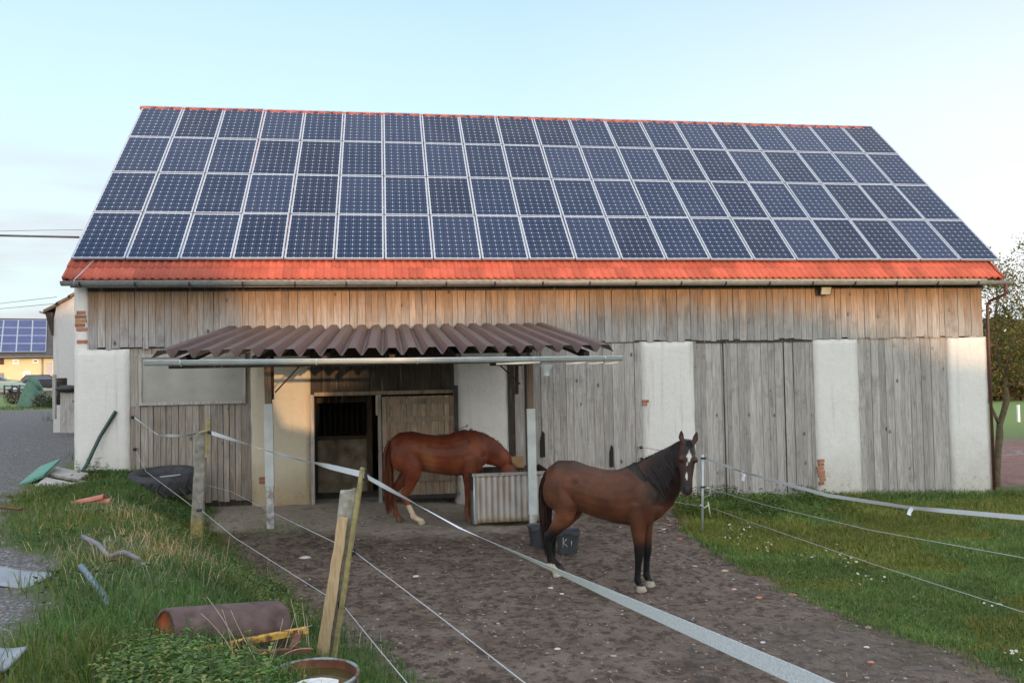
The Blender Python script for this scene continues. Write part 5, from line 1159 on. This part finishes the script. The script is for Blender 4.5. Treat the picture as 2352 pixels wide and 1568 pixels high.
# water drum
dc=pd(715,1549,5.35); dz=dc[2]; gz=float(gh(dc[0],dc[1])); dr=thing('water_drum','rusty open steel drum holding brown rainwater at the bottom of the picture','drum',(dc[0],dc[1],dz-.55))
mb=MB(); rd_=.302; mb.lathe([(0,0),(rd_-.01,0),(rd_,.01),(rd_,.18),(rd_+.012,.2),(rd_,.22),(rd_,.38),(rd_+.01,.395),(rd_,.41),(rd_,.535),(rd_+.010,.542),(rd_+.010,.556),(rd_-.004,.56),(rd_-.010,.548)],44); o=mb.build('drum_shell',None,dr)
t=NT('blue_drum_paint'); nn=t.noise(t.pos(),7,6,.65); o.data.materials.append(t.fin(t.mix(t.ramp(nn,(.48,0.),(.6,1.)),(.27,.33,.36),(.15,.07,.04)),.55,nn,.2,.004,.2))
mb=MB(); mb.lathe([(rd_-.012,.548),(rd_-.014,.3),(0,.30)],44); mb.build('inner_wall',simple('inner_rust',(.11,.04,.022),(.26,.10,.05),10,.8),dr)
mb=MB(); mb.lathe([(rd_-.015,.495),(0,.495)],44); t=NT('brown_water'); mb.build('water',t.fin((.075,.055,.020),.06),dr)
mb=MB(); V_=[];nf=14
for zz in (.485,.525):
    for j in range(nf): a=2*PI*j/nf; r_=.13*(1+.28*mn.noise((j*1.7,2,0))); V_.append((.03+r_*1.15*math.cos(a),-.09+r_*.7*math.sin(a),zz+.02*mn.noise((j*2.1,zz*9,1))))
mb.add(V_,[(j,(j+1)%nf,nf+(j+1)%nf,nf+j) for j in range(nf)]+[tuple(range(nf,2*nf))],(1,1,1)); o=tag(mb.build('foam_slab',simple('white_foam',(.62,.62,.60),(.78,.78,.76),20,.9,0,.4)),'white broken foam slab floating in the rusty water drum','foam slab'); o.location=(dc[0],dc[1],dz-.55)
# dry stalks in front of the roller and drum
SK=[((462,1408),(545,1480),(560,1575),5.2),((530,1400),(560,1470),(612,1560),5.3),((475,1370),(520,1425),(555,1500),5.4),((510,1398),(530,1450),(540,1540),5.3),((668,1375),(680,1425),(690,1470),5.9),((694,1385),(700,1430),(705,1480),5.9),((705,1420),(706,1450),(712,1500),5.8),((650,1420),(640,1470),(605,1575),5.1),((640,1450),(625,1500),(600,1570),5.2),((612,1540),(570,1522),(498,1515),5.2),((680,1405),(665,1450),(650,1505),5.7),((718,1435),(700,1440),(690,1445),5.8),((690,1470),(660,1490),(640,1530),5.7),((720,1490),(680,1482),(640,1510),5.6),((528,1230),(524,1255),(520,1285),9.6),((345,1240),(330,1270),(320,1300),8.6),((255,1200),(265,1235),(275,1270),9.2)]
for i,(a,b,c,d) in enumerate(SK):
    mb=MB(); P=[pd(a[0],a[1],d),pd(b[0],b[1],d-.02),pd(c[0],c[1],d)]; Q=[]
    for j in range(9):
        f=j/8; Q.append(P[0]*(1-f)**2+P[1]*2*f*(1-f)+P[2]*f*f)
    mb.tube(Q,[.0012+.0022*j/8 for j in range(9)],5); o=mb.build('dry_stalk',simple('straw_stalk',(.42,.34,.22),(.58,.48,.34),9,.8) if i==0 else bpy.data.materials['straw_stalk'])
    tag(o,'pale dry grass stalk standing in front of the rusty roller or on the bank','stalk','dry stalks')
# overhead cables on the left
mb=MB(); mb.tube([pd(182,545,16.7),pd(90,543,16.2),pd(0,541,15.6),pd(-160,538,14.6)],.022,7); tag(mb.build('overhead_cable',simple('grey_cable',(.09,.085,.08),(.14,.13,.12))),'thick grey cable running from the left roof edge out of the picture','cable')
mb=MB(); mb.tube([pd(190,528,16.8),pd(90,529,16.2),pd(0,531,15.6),pd(-160,535,14.6)],.005,5); tag(mb.build('overhead_cable',bpy.data.materials['grey_cable']),'thin wire just above the thick cable at the left roof edge','cable')
for k,(y0,y1) in enumerate(((697,686),(709,701))):
    mb=MB(); mb.tube([pd(-60,y0+1,50),pd(0,y0,50),pd(130,y1-4,46)],.016,5); tag(mb.build('overhead_cable',bpy.data.materials['grey_cable']),'%s of the two thin wires above the far house'%('upper','lower')[k],'cable')
# ------------------------------------------------------------------ background left
wb=thing('white_barn','white rendered barn with a tiled gable edge behind the left end of the long barn','barn')
WY=11.0
q=lambda x,y: onY(x,y,WY)
e0=q(117,735); e0[2]=q(103,712)[2]+.08; rid=q(290,600); bs=q(118,1000); k1=q(120,780)
mb=MB(); zb=.6
xe=e0[0]+.12; ze=e0[2]; slp=(q(200,655)[2]-q(103,712)[2])/(q(200,655)[0]-q(103,712)[0]); xr_=xe+7; zr=ze+slp*7
xk=k1[0]
mb.prism([(xk+.03,zb),(xr_+7,zb),(xr_+7,ze),(xr_,zr),(xe+.05,ze+.05),(xk+.03,ze-.45)],WY,WY+14); mb.build('wall',M_PLB,wb)
mb=MB(); 
for k in range(20):
    a=k/20;b=(k+1)/20+.01; x0=xe-.30+(xr_-xe+.3)*a;x1=xe-.30+(xr_-xe+.3)*b; z0=ze-.12+slp*(x0-xe+.3)-.06;z1=ze-.12+slp*(x1-xe+.3)-.06; kk=random.uniform(.8,1.1)
    mb.hexa([(x0,WY-.14,z0),(x1,WY-.14,z1-.03),(x1,WY+14,z1-.03),(x0,WY+14,z0),(x0,WY-.14,z0+.10),(x1,WY-.14,z1+.06),(x1,WY+14,z1+.06),(x0,WY+14,z0+.10)],(kk,kk,kk))
mb.build('roof',simple('old_brown_tiles',(.10,.075,.06),(.20,.15,.12),5,.9,attr=True),wb)
mb=MB(); mb.hexa([(xk-.0,WY-.06,ze-.9),(xk+.04,WY-.06,ze-.9),(xk+.04,WY+14,ze-.9),(xk,WY+14,ze-.9),(xe-.28,WY-.06,ze-.16),(xk+.05,WY-.06,ze-.16),(xk+.05,WY+14,ze-.16),(xe-.28,WY+14,ze-.16)],(.3,.1,0)); mb.build('eaves_board',M_DK,wb)
mb=MB(); halfround(mb,0,14,0,0,0,.08); o=mb.build('gutter',M_ZINC,wb); o.rotation_euler=(0,0,PI/2); o.location=(xe-.36,WY-.1,ze-.12)
# junk stacked by the white barn
jk=[((146,888,158,975),10.5,'upright grey post leaning by the white barn','post'),]
p=onY(125,962,9.5);t=onY(125,860,9.5); mb=MB(); mb.beam(p,t,.09,.09,(.5,.7,0)); tag(mb.build('wooden_post',M_LO),'thin grey wooden post in front of the white barn corner','post')
for i,(x0,y0,x1,y1,Y,lb) in enumerate(((130,868,144,905,9.9,'uppermost dark crate of the junk pile beside the white barn'),(128,905,147,930,9.7,'lower dark crate of the junk pile beside the white barn'))):
    a=onY(x0,y1,Y);b=onY(x1,y0,Y); mb=MB()
    for k in range(4): z=a[2]+(b[2]-a[2])*k/4; mb.box((a[0],Y-.02,z+.01),(b[0],Y+.0,z+(b[2]-a[2])/4-.03),(random.random(),.5,0))
    mb.box((a[0],Y+.0,a[2]),(b[0],Y+.35,b[2]),(.5,.15,0)); tag(mb.build('crate',M_DK),lb,'crate')
p=onY(153,930,9.2); mb=MB(); 
for k in range(5):
    a=onY(145+5*k,955,9.3);b=onY(146+5*k,893+random.randint(-4,6),9.35); mb.beam((a[0],a[1],a[2]-.5),b,.16,.05,(random.random(),.9,0))
tag(mb.build('board_stack',M_LO),'grey boards stacked upright against the white barn','boards')
mb=MB(); a=onY(155,893,9.3); ellip(mb,a,(.35,.2,.12),10); tag(mb.build('dark_sack',M_BLACK),'black sack lying on the upright boards by the white barn','sack')
# far house
hz=1.66; HY=62.0; hh_=thing('yellow_house','yellow house with a dark roof at the far left','house')
Q=lambda x,y: onY(x,y,HY)
ea=Q(0,820); eb=Q(122,812); xl=ea[0]-16; xr2=eb[0]+6; zeave=(ea[2]+eb[2])/2; zg=float(gh(-26,HY))-.3
mb=MB(); mb.box((xl,HY,zg),(xr2,HY+10,zeave)); mb.build('wall',simple('yellow_render',(.66,.60,.38),(.72,.66,.42),3,.9),hh_)
rz=Q(60,733)[2]; ry=HY+4.5
zz=(pj((eb[0],HY,zeave)))
rzw=zeave+4.6
# ridge height so that it projects to y=733 at its own depth
rzw=onY(60,733,ry)[2]
mb=MB(); mb.add([(xl,HY-.6,zeave-.1),(xr2,HY-.6,zeave-.1),(xr2,ry,rzw),(xl,ry,rzw),(xl,HY+10.6,zeave-.1),(xr2,HY+10.6,zeave-.1),(xl,HY-.6,zeave-.3),(xr2,HY-.6,zeave-.3),(xl,HY+10.6,zeave-.3),(xr2,HY+10.6,zeave-.3)],[(0,1,2,3),(3,2,5,4),(6,7,1,0),(1,7,9,5,2),(0,3,4,8,6),(6,8,9,7)]); mb.build('roof',simple('dark_tiles',(.045,.045,.05),(.08,.078,.082),3,.8),hh_)
for (x0,y0,x1,y1,nm) in ((26,860,0,0,''),):
    pass
def hwin(x0,y0,x1,y1,nm,mat):
    a=Q(x0,y1);b=Q(x1,y0); mb=MB(); mb.box((a[0],HY-.10,a[2]),(b[0],HY-.02,b[2])); o=mb.build(nm,M_COL if nm=='window' else mat,hh_)
    if nm=='window': m2=MB(); m2.box((a[0]+.12,HY-.13,a[2]+.12),(b[0]-.12,HY-.105,b[2]-.12)); m2.build('pane',mat,o)
mW=simple('window_glass',(.30,.33,.37),(.42,.45,.48),2,.2)
hwin(58,853,74,868,'window',mW); hwin(36,825,50,837,'window',simple('pale_shutter',(.55,.58,.62),(.6,.62,.66))); hwin(78,825,91,834,'window',simple('dark_glass',(.03,.02,.02),(.05,.04,.035))); hwin(-30,823,18,838,'gate',simple('brown_gate',(.06,.025,.02),(.08,.035,.03))); hwin(108,832,118,890,'door',simple('grey_door',(.4,.42,.5),(.5,.52,.58))); hwin(-30,856,18,893,'garage',simple('garage_dark',(.2,.2,.2),(.3,.3,.3)))
mb=MB(); halfround(mb,xl,xr2,HY-.68,zeave-.12,zeave-.12,.12); a=Q(99,822); mb.tube([(a[0],HY-.15,zeave-.1),(a[0],HY-.15,zg+1)],.07,6); mb.build('gutter',M_ZINC,hh_)
# panels on the far roof
rs=np.array([0,ry-(HY-.6),rzw-(zeave-.1)]); rL=np.linalg.norm(rs); rn=rs/rL; nr=np.array([0,-rn[2],rn[1]])
cw=1.15; ch=rL*.84/4; fpm=None
base_r=Q(100,812); 
for r in range(4):
    for c in range(5):
        if fpm is None:
            m=MB(); m.box((0.03,0.03,0),(cw-.03,ch-.03,.05)); fpm=m.build('solar_panel',simple('far_cells',(.03,.05,.16),(.045,.07,.2),1,.2)); m2=MB()
            for p,s in (((0,0,.0),(cw,.05,.07)),((0,ch-.05,0),(cw,ch,.07)),((0,.05,0),(.05,ch-.05,.07)),((cw-.05,.05,0),(cw,ch-.05,.07))): m2.box(p,s)
            m2.build('frame',M_ALU,fpm); o=fpm
        else: o=dup(fpm)
        pos=np.array([eb[0]-.55-cw*(c+1),HY-.6,zeave-.1])+rn*(rL*.08+ch*r)+nr*.08
        o.location=pos; o.rotation_euler=(math.atan2(rn[2],rn[1]),0,0)
        tag(o,'blue solar panel on the far yellow house roof, %s row, %s from the right'%(['bottom','third','second','top'][r],ordn[c]),'solar panel','solar panels on the far house')
# turn the house (and the panels lying on its roof) to face the lane
piv=Vector((eb[0],HY,0)); RM=Matrix.Translation(piv)@Matrix.Rotation(R(20),4,'Z')@Matrix.Translation(-piv)
for o in [hh_]+[q_ for q_ in COL.objects if q_.get('group')=='solar panels on the far house']:
    mw=Matrix.LocRotScale(o.location,o.rotation_euler,o.scale); mm=RM@mw; o.location=mm.to_translation(); o.rotation_euler=mm.to_euler()
# cars
def car(label,x,y,z,rz,col):
    t=thing('parked_car',label,'car',(x,y,z),rz); cm=simple('car_paint_'+str(int(col[2]*1000)),col,tuple(q*1.15 for q in col),2,.55,spec=.25)
    mb=MB(); prof=[(-2.05,.35),(-2.1,.75),(-1.9,.95),(-1.0,1.02),(.9,1.0),(1.8,.92),(2.1,.72),(2.1,.35)]; mb.prism([(a,b) for a,b in prof],-.85,.85); mb.build('body',cm,t,bevel=.05)
    mb=MB(); mb.hexa([(-1.75,-.78,1.0),(1.05,-.78,1.0),(1.05,.78,1.0),(-1.75,.78,1.0),(-1.35,-.62,1.46),(.30,-.62,1.46),(.30,.62,1.46),(-1.35,.62,1.46)]); c=mb.build('cabin',cm,t,bevel=.06)
    gm=simple('car_glass',(.05,.07,.09),(.07,.09,.12),2,.1); mb=MB()
    for s in (-1,1): mb.hexa([(-1.6,s*.77-.01,1.05),(.85,s*.77-.01,1.05),(.85,s*.77+.01,1.05),(-1.6,s*.77+.01,1.05),(-1.3,s*.66-.02,1.4),(.28,s*.66-.02,1.4),(.28,s*.66+.02,1.4),(-1.3,s*.66+.02,1.4)])
    mb.build('side_window',gm,c)
    mb=MB(); mb.hexa([(.98,-.66,1.04),(1.08,-.66,1.04),(1.08,.66,1.04),(.98,.66,1.04),(.30,-.56,1.42),(.40,-.56,1.42),(.40,.56,1.42),(.30,.56,1.42)]); mb.build('windscreen',gm,c)
    for sx in (-1.3,1.3):
        for sy in (-.8,.8):
            m=MB(); M=Matrix.Translation((sx,sy,.31))@Matrix.Rotation(PI/2,4,'X'); m.lathe([(0,-.1),(.31,-.1),(.31,.1),(0,.1)],16,M=M); w=m.build('wheel',M_RUB,t); m=MB(); m.lathe([(0,-.115),(.19,-.11),(.19,.11),(0,.115)],12,M=M); m.build('rim',M_GALV,w)
    for sy in (-.6,.6):
        m=MB(); ellip(m,(2.08,sy,.75),(.05,.16,.08),8); m.build('headlight',mW,t); m=MB(); m.box((-2.13,sy-.15,.7),(-2.06,sy+.15,.85)); m.build('rear_light',simple('red_lamp',(.4,.03,.02),(.45,.04,.03)),t)
g=onY(103,892,58.0); car('dark blue parked car with red rear lights before the far yellow house',g[0],58.0,float(gh(g[0],58.)),.25,(.012,.022,.045))
g=onY(-12,890,55.0); car('pale green parked car cut by the left picture edge',g[0],55.0,float(gh(g[0],55.)),.5,(.30,.40,.38))
# green cone heap, bushes and rails before the house
def bush(name,label,cx,cy,cz,rx,ry_,rz_,n,leaf,pal,cat='bush',trunk=None,group=None,rough=.5):
    t=thing(name,label,cat,(cx,cy,cz)); 
    if group: t['group']=group
    ph=np.arccos(rng.uniform(-1,1,n));az=rng.uniform(0,2*PI,n); rad=rng.uniform(.25,1,n)**.5
    d=np.stack([np.sin(ph)*np.cos(az),np.sin(ph)*np.sin(az),np.cos(ph)],-1)
    lob=1+rough*np.array([mn.noise((a*2.2+cx,b*2.2,c*2.2)) for a,b,c in d])
    P=d*rad[:,None]*lob[:,None]*np.array([rx,ry_,rz_])+np.array([0,0,rz_*.9])
    k=P[:,2]>0; P=P[k]; n=len(P); a=rng.normal(size=(n,3));a/=np.linalg.norm(a,axis=1)[:,None]; b=np.cross(a,rng.normal(size=(n,3)));b/=np.linalg.norm(b,axis=1)[:,None]; s=leaf*rng.uniform(.5,1.3,(n,1))
    Q=np.stack([P-a*s,P+b*s*.5,P+a*s,P-b*s*.5],1).reshape(-1,3); cl=np.array(pal)[rng.integers(0,len(pal),n)]*rng.uniform(.6,1.3,(n,1))
    npmesh('foliage',Q,[np.arange(4*n).reshape(-1,4)],np.repeat(cl,4,0),M_LEAF,False,t)
    mb=MB()
    for i in range(5): mb.tube([(0,0,-.1),(random.uniform(-.2,.2)*rx,random.uniform(-.2,.2)*ry_,rz_*.6),(random.uniform(-.6,.6)*rx,random.uniform(-.5,.5)*ry_,rz_*1.2)],[.05*rx,.03*rx,.008],5)
    mb.build('branches',simple('bark',(.07,.055,.04),(.13,.10,.07)) if 'bark' not in bpy.data.materials else bpy.data.materials['bark'],t); return t
g=onY(76,918,30.); z=float(gh(g[0],30.)); mb=MB(); mb.lathe([(.75,0),(.62,.5),(.45,1.0),(.25,1.4),(.12,1.55),(0,1.58)],16,(g[0],30.,z)); mb.tube([(g[0]-.1,29.8,z+1.5),(g[0]+.25,29.8,z+1.2),(g[0]+.4,29.8,z+.9)],.13,8); tag(mb.build('tarpaulin_heap',simple('green_tarpaulin',(.05,.13,.09),(.09,.19,.13),4,.6)),'green tarpaulin covered heap on the verge before the far house','heap')
for i,(x,y,Y,r,lb,pal) in enumerate(((30,912,34,.5,'leftmost reddish dry plant on the far verge',[(.10,.05,.035),(.07,.045,.03)]),(58,912,33,.55,'reddish dry plant between the leftmost plant and the green heap',[(.10,.05,.035),(.07,.045,.03)]),(100,912,29,.55,'dark brown bush right of the green heap on the far verge',[(.06,.035,.025),(.08,.05,.03)]),(118,915,28,.4,'small green shrub at the foot of the white barn corner',[(.05,.08,.03)]))):
    g=onY(x,y,Y); bush('bush',lb,g[0],Y,float(gh(g[0],Y)),r,r,r*.75,500,.06,pal)
mb=MB(); P=[onY(x,880,52.) for x in (10,28,45,62,80)]
for p in P: mb.tube([(p[0],52.,float(gh(p[0],52.))-.1),(p[0],52.,float(gh(p[0],52.))+.75)],.06,6)
for z in (.35,.68): mb.tube([(P[0][0],52.,float(gh(P[0][0],52.))+z),(P[-1][0],52.,float(gh(P[-1][0],52.))+z)],.035,5)
tag(mb.build('rail_fence',M_IRON),'low dark rail fence in front of the far yellow house','fence')
# ------------------------------------------------------------------ right side: apple tree, posts, hedge
def tree(name,label,base,limbs,leafc,nl,leaf,pal,spread,bark):
    t=thing(name,label,'tree',tuple(base)); mb=MB(); tips=[]
    def branch(p,d,L,r,lv):
        pts_=[Vector(p)];dd=Vector(d).normalized(); n=5
        for i in range(n):
            dd=(dd+Vector((random.uniform(-.22,.22),random.uniform(-.22,.22),random.uniform(-.12,.14)))).normalized(); pts_.append(pts_[-1]+dd*L/n)
        mb.tube(pts_,[r*(1-.6*i/n) for i in range(n+1)],7 if lv<2 else 4)
        if lv<3:
            for k in range(4 if lv<2 else 3):
                f=random.randint(2,5); d2=(dd+Vector((random.uniform(-1,1),random.uniform(-1,1),random.uniform(-.45,.6)))).normalized(); branch(pts_[f],d2,L*random.uniform(.5,.75),r*.45,lv+1)
        if lv>=1: tips.extend(pts_[2:])
    for pts_,rads,subs in limbs:
        mb.tube(pts_,rads,9)
        for (p,d,L,r) in subs: branch(p,d,L,r,0)
    mb.build('trunk',bark,t)
    T=np.array([tuple(p) for p in tips]); i=rng.integers(0,len(T),nl); P=T[i]+rng.normal(size=(nl,3))*spread; n=nl
    a=rng.normal(size=(n,3));a/=np.linalg.norm(a,axis=1)[:,None]; b=np.cross(a,rng.normal(size=(n,3)));b/=np.linalg.norm(b,axis=1)[:,None]; s=leaf*rng.uniform(.5,1.2,(n,1))
    Q=np.stack([P-a*s,P+b*s*.5,P+a*s,P-b*s*.5],1).reshape(-1,3); cl=np.array(pal)[rng.integers(0,len(pal),n)]*rng.uniform(.55,1.4,(n,1))
    npmesh('crown',Q,[np.arange(4*n).reshape(-1,4)],np.repeat(cl,4,0),M_LEAF,False,t); return t
TY=1.3
tw=lambda x,y,dy=0: onY(x,y,TY+dy)
b0=tw(2290,1135); bz=float(gh(b0[0],TY)); base=np.array([b0[0],TY,bz-.05])
rl_=lambda x,y,dy=0: tuple(tw(x,y,dy)-base)
trunk=[rl_(2289,1140),rl_(2289,1090),rl_(2292,1040),rl_(2296,1000),rl_(2296,975),rl_(2304,950),rl_(2312,920),rl_(2308,890),rl_(2308,865)]
random.seed(21)
tree('apple_tree','small gnarled apple tree with sparse leaves beside the right corner of the barn',base,[
    (trunk,[.10,.085,.08,.085,.075,.07,.075,.075,.06],[]),
    ([trunk[4],rl_(2286,955),rl_(2274,925,.1)],[.05,.04,.02],[(rl_(2274,925,.1),(-.2,.3,1),.5,.015)]),
    ([trunk[8],rl_(2322,830),rl_(2330,790),rl_(2352,760)],[.06,.055,.045,.03],[(rl_(2330,790),(.1,-.5,.8),1.2,.03),(rl_(2352,760),(.6,.2,.8),1.3,.03),(rl_(2322,830),(.7,-.3,.3),1.0,.025),(rl_(2340,775),(.8,-.3,-.2),1.0,.02)]),
    ([trunk[8],rl_(2296,840,.3),rl_(2290,800,.4),rl_(2285,750,.5)],[.05,.04,.035,.02],[(rl_(2290,800,.4),(-.2,.3,1),1.1,.025),(rl_(2285,750,.5),(.3,.2,.9),1.1,.022),(rl_(2296,840,.3),(.2,.5,.3),.9,.02),(rl_(2296,840,.3),(.4,-.5,-.1),.8,.018)]),
    ([trunk[7],rl_(2330,880,-.2),rl_(2360,870,-.3)],[.035,.025,.015],[(rl_(2360,870,-.3),(.6,.2,.2),.8,.016),(rl_(2330,880,-.2),(.3,-.5,.4),.7,.014)])],
    None,15000,.040,[(.14,.18,.055),(.19,.20,.065),(.21,.17,.06),(.09,.12,.04),(.24,.17,.06)],.15,simple('mossy_bark',(.075,.06,.04),(.17,.14,.07),9,.9,0,.6,.02))
g=onY(2340,972,20.); mb=MB(); z=float(gh(g[0],20.)); mb.beam((g[0],20.,z-.1),(g[0],20.,z+.85),.10,.10); mb.beam((g[0],20.,z+.70),(g[0]-.0,20.,z+.82),.11,.11); tag(mb.build('marker_post',M_COL),'short white post on the meadow behind the apple tree','post')
for i,(x,Y,r,h,lb,pal) in enumerate(((2290,40,3.2,2.6,'left olive shrub of the hedge behind the apple tree',[(.10,.08,.03),(.07,.065,.03),(.16,.085,.03)]),(2340,44,3.6,3.0,'middle orange brown shrub of the hedge behind the apple tree',[(.17,.09,.03),(.11,.075,.03)]),(2400,42,3.5,2.7,'right olive brown shrub of the hedge behind the apple tree',[(.09,.075,.03),(.13,.08,.03)]))):
    g=onY(x,900,Y); bush('hedge_shrub',lb,g[0],Y,float(gh(g[0],Y)),r,r*.7,h,3500,.22,pal,'shrub',None,'shrubs behind the apple tree')
for i,(x,Y,r,h) in enumerate(((2180,150,14,7),(2330,170,16,8),(2460,160,15,7.5))):
    g=onY(x,840,Y); bush('far_tree',['left distant tree clump beyond the meadow','middle distant tree clump beyond the meadow','right distant tree clump beyond the meadow'][i],g[0],Y,float(gh(g[0],Y)),r,r*.6,h,2500,.9,[(.06,.06,.035),(.09,.07,.04)],'tree',None,'distant trees')
# grey ball of a nest or bird silhouettes left out
# ------------------------------------------------------------------ light
SUN_EL,SUN_AZ=R(3.2),R(168)     # azimuth of the sun direction measured in the sky (0 = +Y, clockwise)
sd_=np.array([math.sin(SUN_AZ)*math.cos(SUN_EL),math.cos(SUN_AZ)*math.cos(SUN_EL),math.sin(SUN_EL)])
sl=bpy.data.lights.new('sun','SUN'); sl.energy=SUNE; sl.angle=R(.5); sl.color=(1.,.60,.31)
so=bpy.data.objects.new('sun',sl); COL.objects.link(so); so.rotation_euler=Vector(-sd_).to_track_quat('-Z','Y').to_euler(); so.location=(0,-30,20)
# unseen screens added behind the viewer to shape the low sun on the barn
def wallhit(x,z,D): # point D metres from the wall toward the sun whose shadow falls on wall point (x,0,z)
    return np.array([x,0,z])+sd_*(D/-sd_[1])
def screen(name,label,cat,D,prof,th,lump,seedk):
    # added sun blocker, top edge shaped to the shade wanted on the wall
    mb=MB(); V_=[];F_=[];xs=np.arange(prof[0][0],prof[-1][0]+.01,lump)
    for x in xs:
        z=np.interp(x,[p[0] for p in prof],[p[1] for p in prof])+(fbm(np.array([x*.9+seedk]),np.array([3.3]),5)[0]-.47)*prof_amp
        p=wallhit(x,z,D); g_=float(gh(p[0],p[1]))-.3
        V_+= [(p[0],p[1]-th/2,g_),(p[0],p[1]-th/2,p[2]-.3),(p[0],p[1],p[2]),(p[0],p[1]+th/2,p[2]-.3),(p[0],p[1]+th/2,g_)]
    n=len(xs)
    for i in range(n-1):
        for j in range(4): F_.append((i*5+j,(i+1)*5+j,(i+1)*5+j+1,i*5+j+1))
        F_.append((i*5+4,(i+1)*5+4,(i+1)*5,i*5))
    F_+= [(4,3,2,1,0),tuple((n-1)*5+j for j in range(5))]
    mb.add(V_,F_,(1,1,1)); o=mb.build(name,simple('hedge_green',(.03,.05,.018),(.07,.09,.03),3,.9,0,.8,.1) if 'hedge_green' not in bpy.data.materials else bpy.data.materials['hedge_green']); return tag(o,label,cat)
prof_amp=.5
screen('tall_hedge','tall clipped hedge standing far behind the photographer','hedge',85,[(-30,5.4),(1.6,5.4),(2.6,5.0),(3.3,3.0),(3.6,1.2),(5.4,1.2),(5.8,3.2),(8,3.6),(12,4.05),(15.3,3.9),(17.5,3.2),(19.5,2.5),(24,1.8),(40,1.5)],3,.12,0)
prof_amp=.35
screen('garden_hedge','rough garden hedge with a gap close behind the photographer','hedge',26,[(1.0,2.6),(3.2,2.5),(3.62,2.25),(3.8,2.0),(3.92,1.7),(4.0,1.5),(4.6,1.35),(4.85,1.6),(4.95,2.3),(6.5,2.3),(9,1.8)],1.2,.06,3)
# ------------------------------------------------------------------ sky
wd=bpy.data.worlds.new('World'); scene.world=wd; wd.use_nodes=True; nt=wd.node_tree; N_=nt.nodes; bg=N_['Background']
sk=N_.new('ShaderNodeTexSky'); sk.sky_type='NISHITA'; sk.sun_disc=False; sk.sun_elevation=SUN_EL+R(4.5); sk.sun_rotation=SUN_AZ; sk.air_density=1.0; sk.dust_density=.6; sk.ozone_density=1.6; sk.altitude=450
tc=N_.new('ShaderNodeTexCoord'); sx=N_.new('ShaderNodeSeparateXYZ'); nt.links.new(tc.outputs['Generated'],sx.inputs[0])
def wm(op,a,b=0,c=0):
    q=N_.new('ShaderNodeMath'); q.operation=op
    for i,v in enumerate((a,b,c)):
        if hasattr(v,'node'): nt.links.new(v,q.inputs[i])
        else: q.inputs[i].default_value=v
    return q.outputs[0]
def wr(f,*st):
    q=N_.new('ShaderNodeValToRGB'); e=q.color_ramp.elements
    while len(e)<len(st): e.new(.5)
    for i,(p,c) in enumerate(st): e[i].position=p; e[i].color=(c,c,c,1) if not isinstance(c,tuple) else (*c,1)
    nt.links.new(f,q.inputs[0]); return q.outputs[0]
def wx(f,a,b,mode='MIX'):
    q=N_.new('ShaderNodeMix'); q.data_type='RGBA'; q.blend_type=mode
    for i,v in ((0,f),(6,a),(7,b)):
        if hasattr(v,'node'): nt.links.new(v,q.inputs[i])
        else: q.inputs[i].default_value=v if i==0 else (*v,1)
    return q.outputs[2]
# thin high haze that whitens the lower sky, and soft low clouds
mp=N_.new('ShaderNodeMapping'); mp.inputs['Scale'].default_value=(1.4,1.4,8.); nt.links.new(tc.outputs['Generated'],mp.inputs['Vector'])
cn=N_.new('ShaderNodeTexNoise'); cn.inputs['Scale'].default_value=2.1; cn.inputs['Detail'].default_value=6; nt.links.new(mp.outputs[0],cn.inputs['Vector'])
el=sx.outputs[2]
haze=wr(el,(.0,.97),(.12,.92),(.25,.74),(.42,.46),(.62,.66),(1.,.8))
hz_c=wx(wr(sx.outputs[0],(.15,0.),(.62,1.)),HZL,HZR)
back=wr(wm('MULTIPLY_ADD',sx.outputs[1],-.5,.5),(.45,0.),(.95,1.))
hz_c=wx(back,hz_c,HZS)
hz_c=wx(wr(el,(.42,0.),(.75,1.)),hz_c,HZZ)  # overhead and sunward haze, out of view, brightened to add fill light
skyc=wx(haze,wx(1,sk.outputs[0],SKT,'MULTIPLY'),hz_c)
cl=wm('MULTIPLY',wr(cn.outputs['Fac'],(.42,0.),(.58,1.)),wr(el,(.02,.85),(.17,.8),(.28,0.)))
cl=wm('MULTIPLY',cl,wr(sx.outputs[0],(.30,1.),(.62,.25)))
skyc=wx(cl,skyc,CLC)
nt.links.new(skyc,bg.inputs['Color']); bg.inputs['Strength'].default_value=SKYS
# ------------------------------------------------------------------ camera and view
cd=bpy.data.cameras.new('camera'); cam=bpy.data.objects.new('camera',cd); COL.objects.link(cam)
cd.sensor_width=36; cd.lens=FPX/W*36; cd.clip_start=.05; cd.clip_end=5000
M=Matrix(((CR[0],CU[0],-CF[0],CAM[0]),(CR[1],CU[1],-CF[1],CAM[1]),(CR[2],CU[2],-CF[2],CAM[2]),(0,0,0,1))); cam.matrix_world=M
scene.camera=cam
vs_=scene.view_settings; vs_.view_transform='Standard'; vs_.look='None'; vs_.exposure=EXPO; vs_.gamma=1
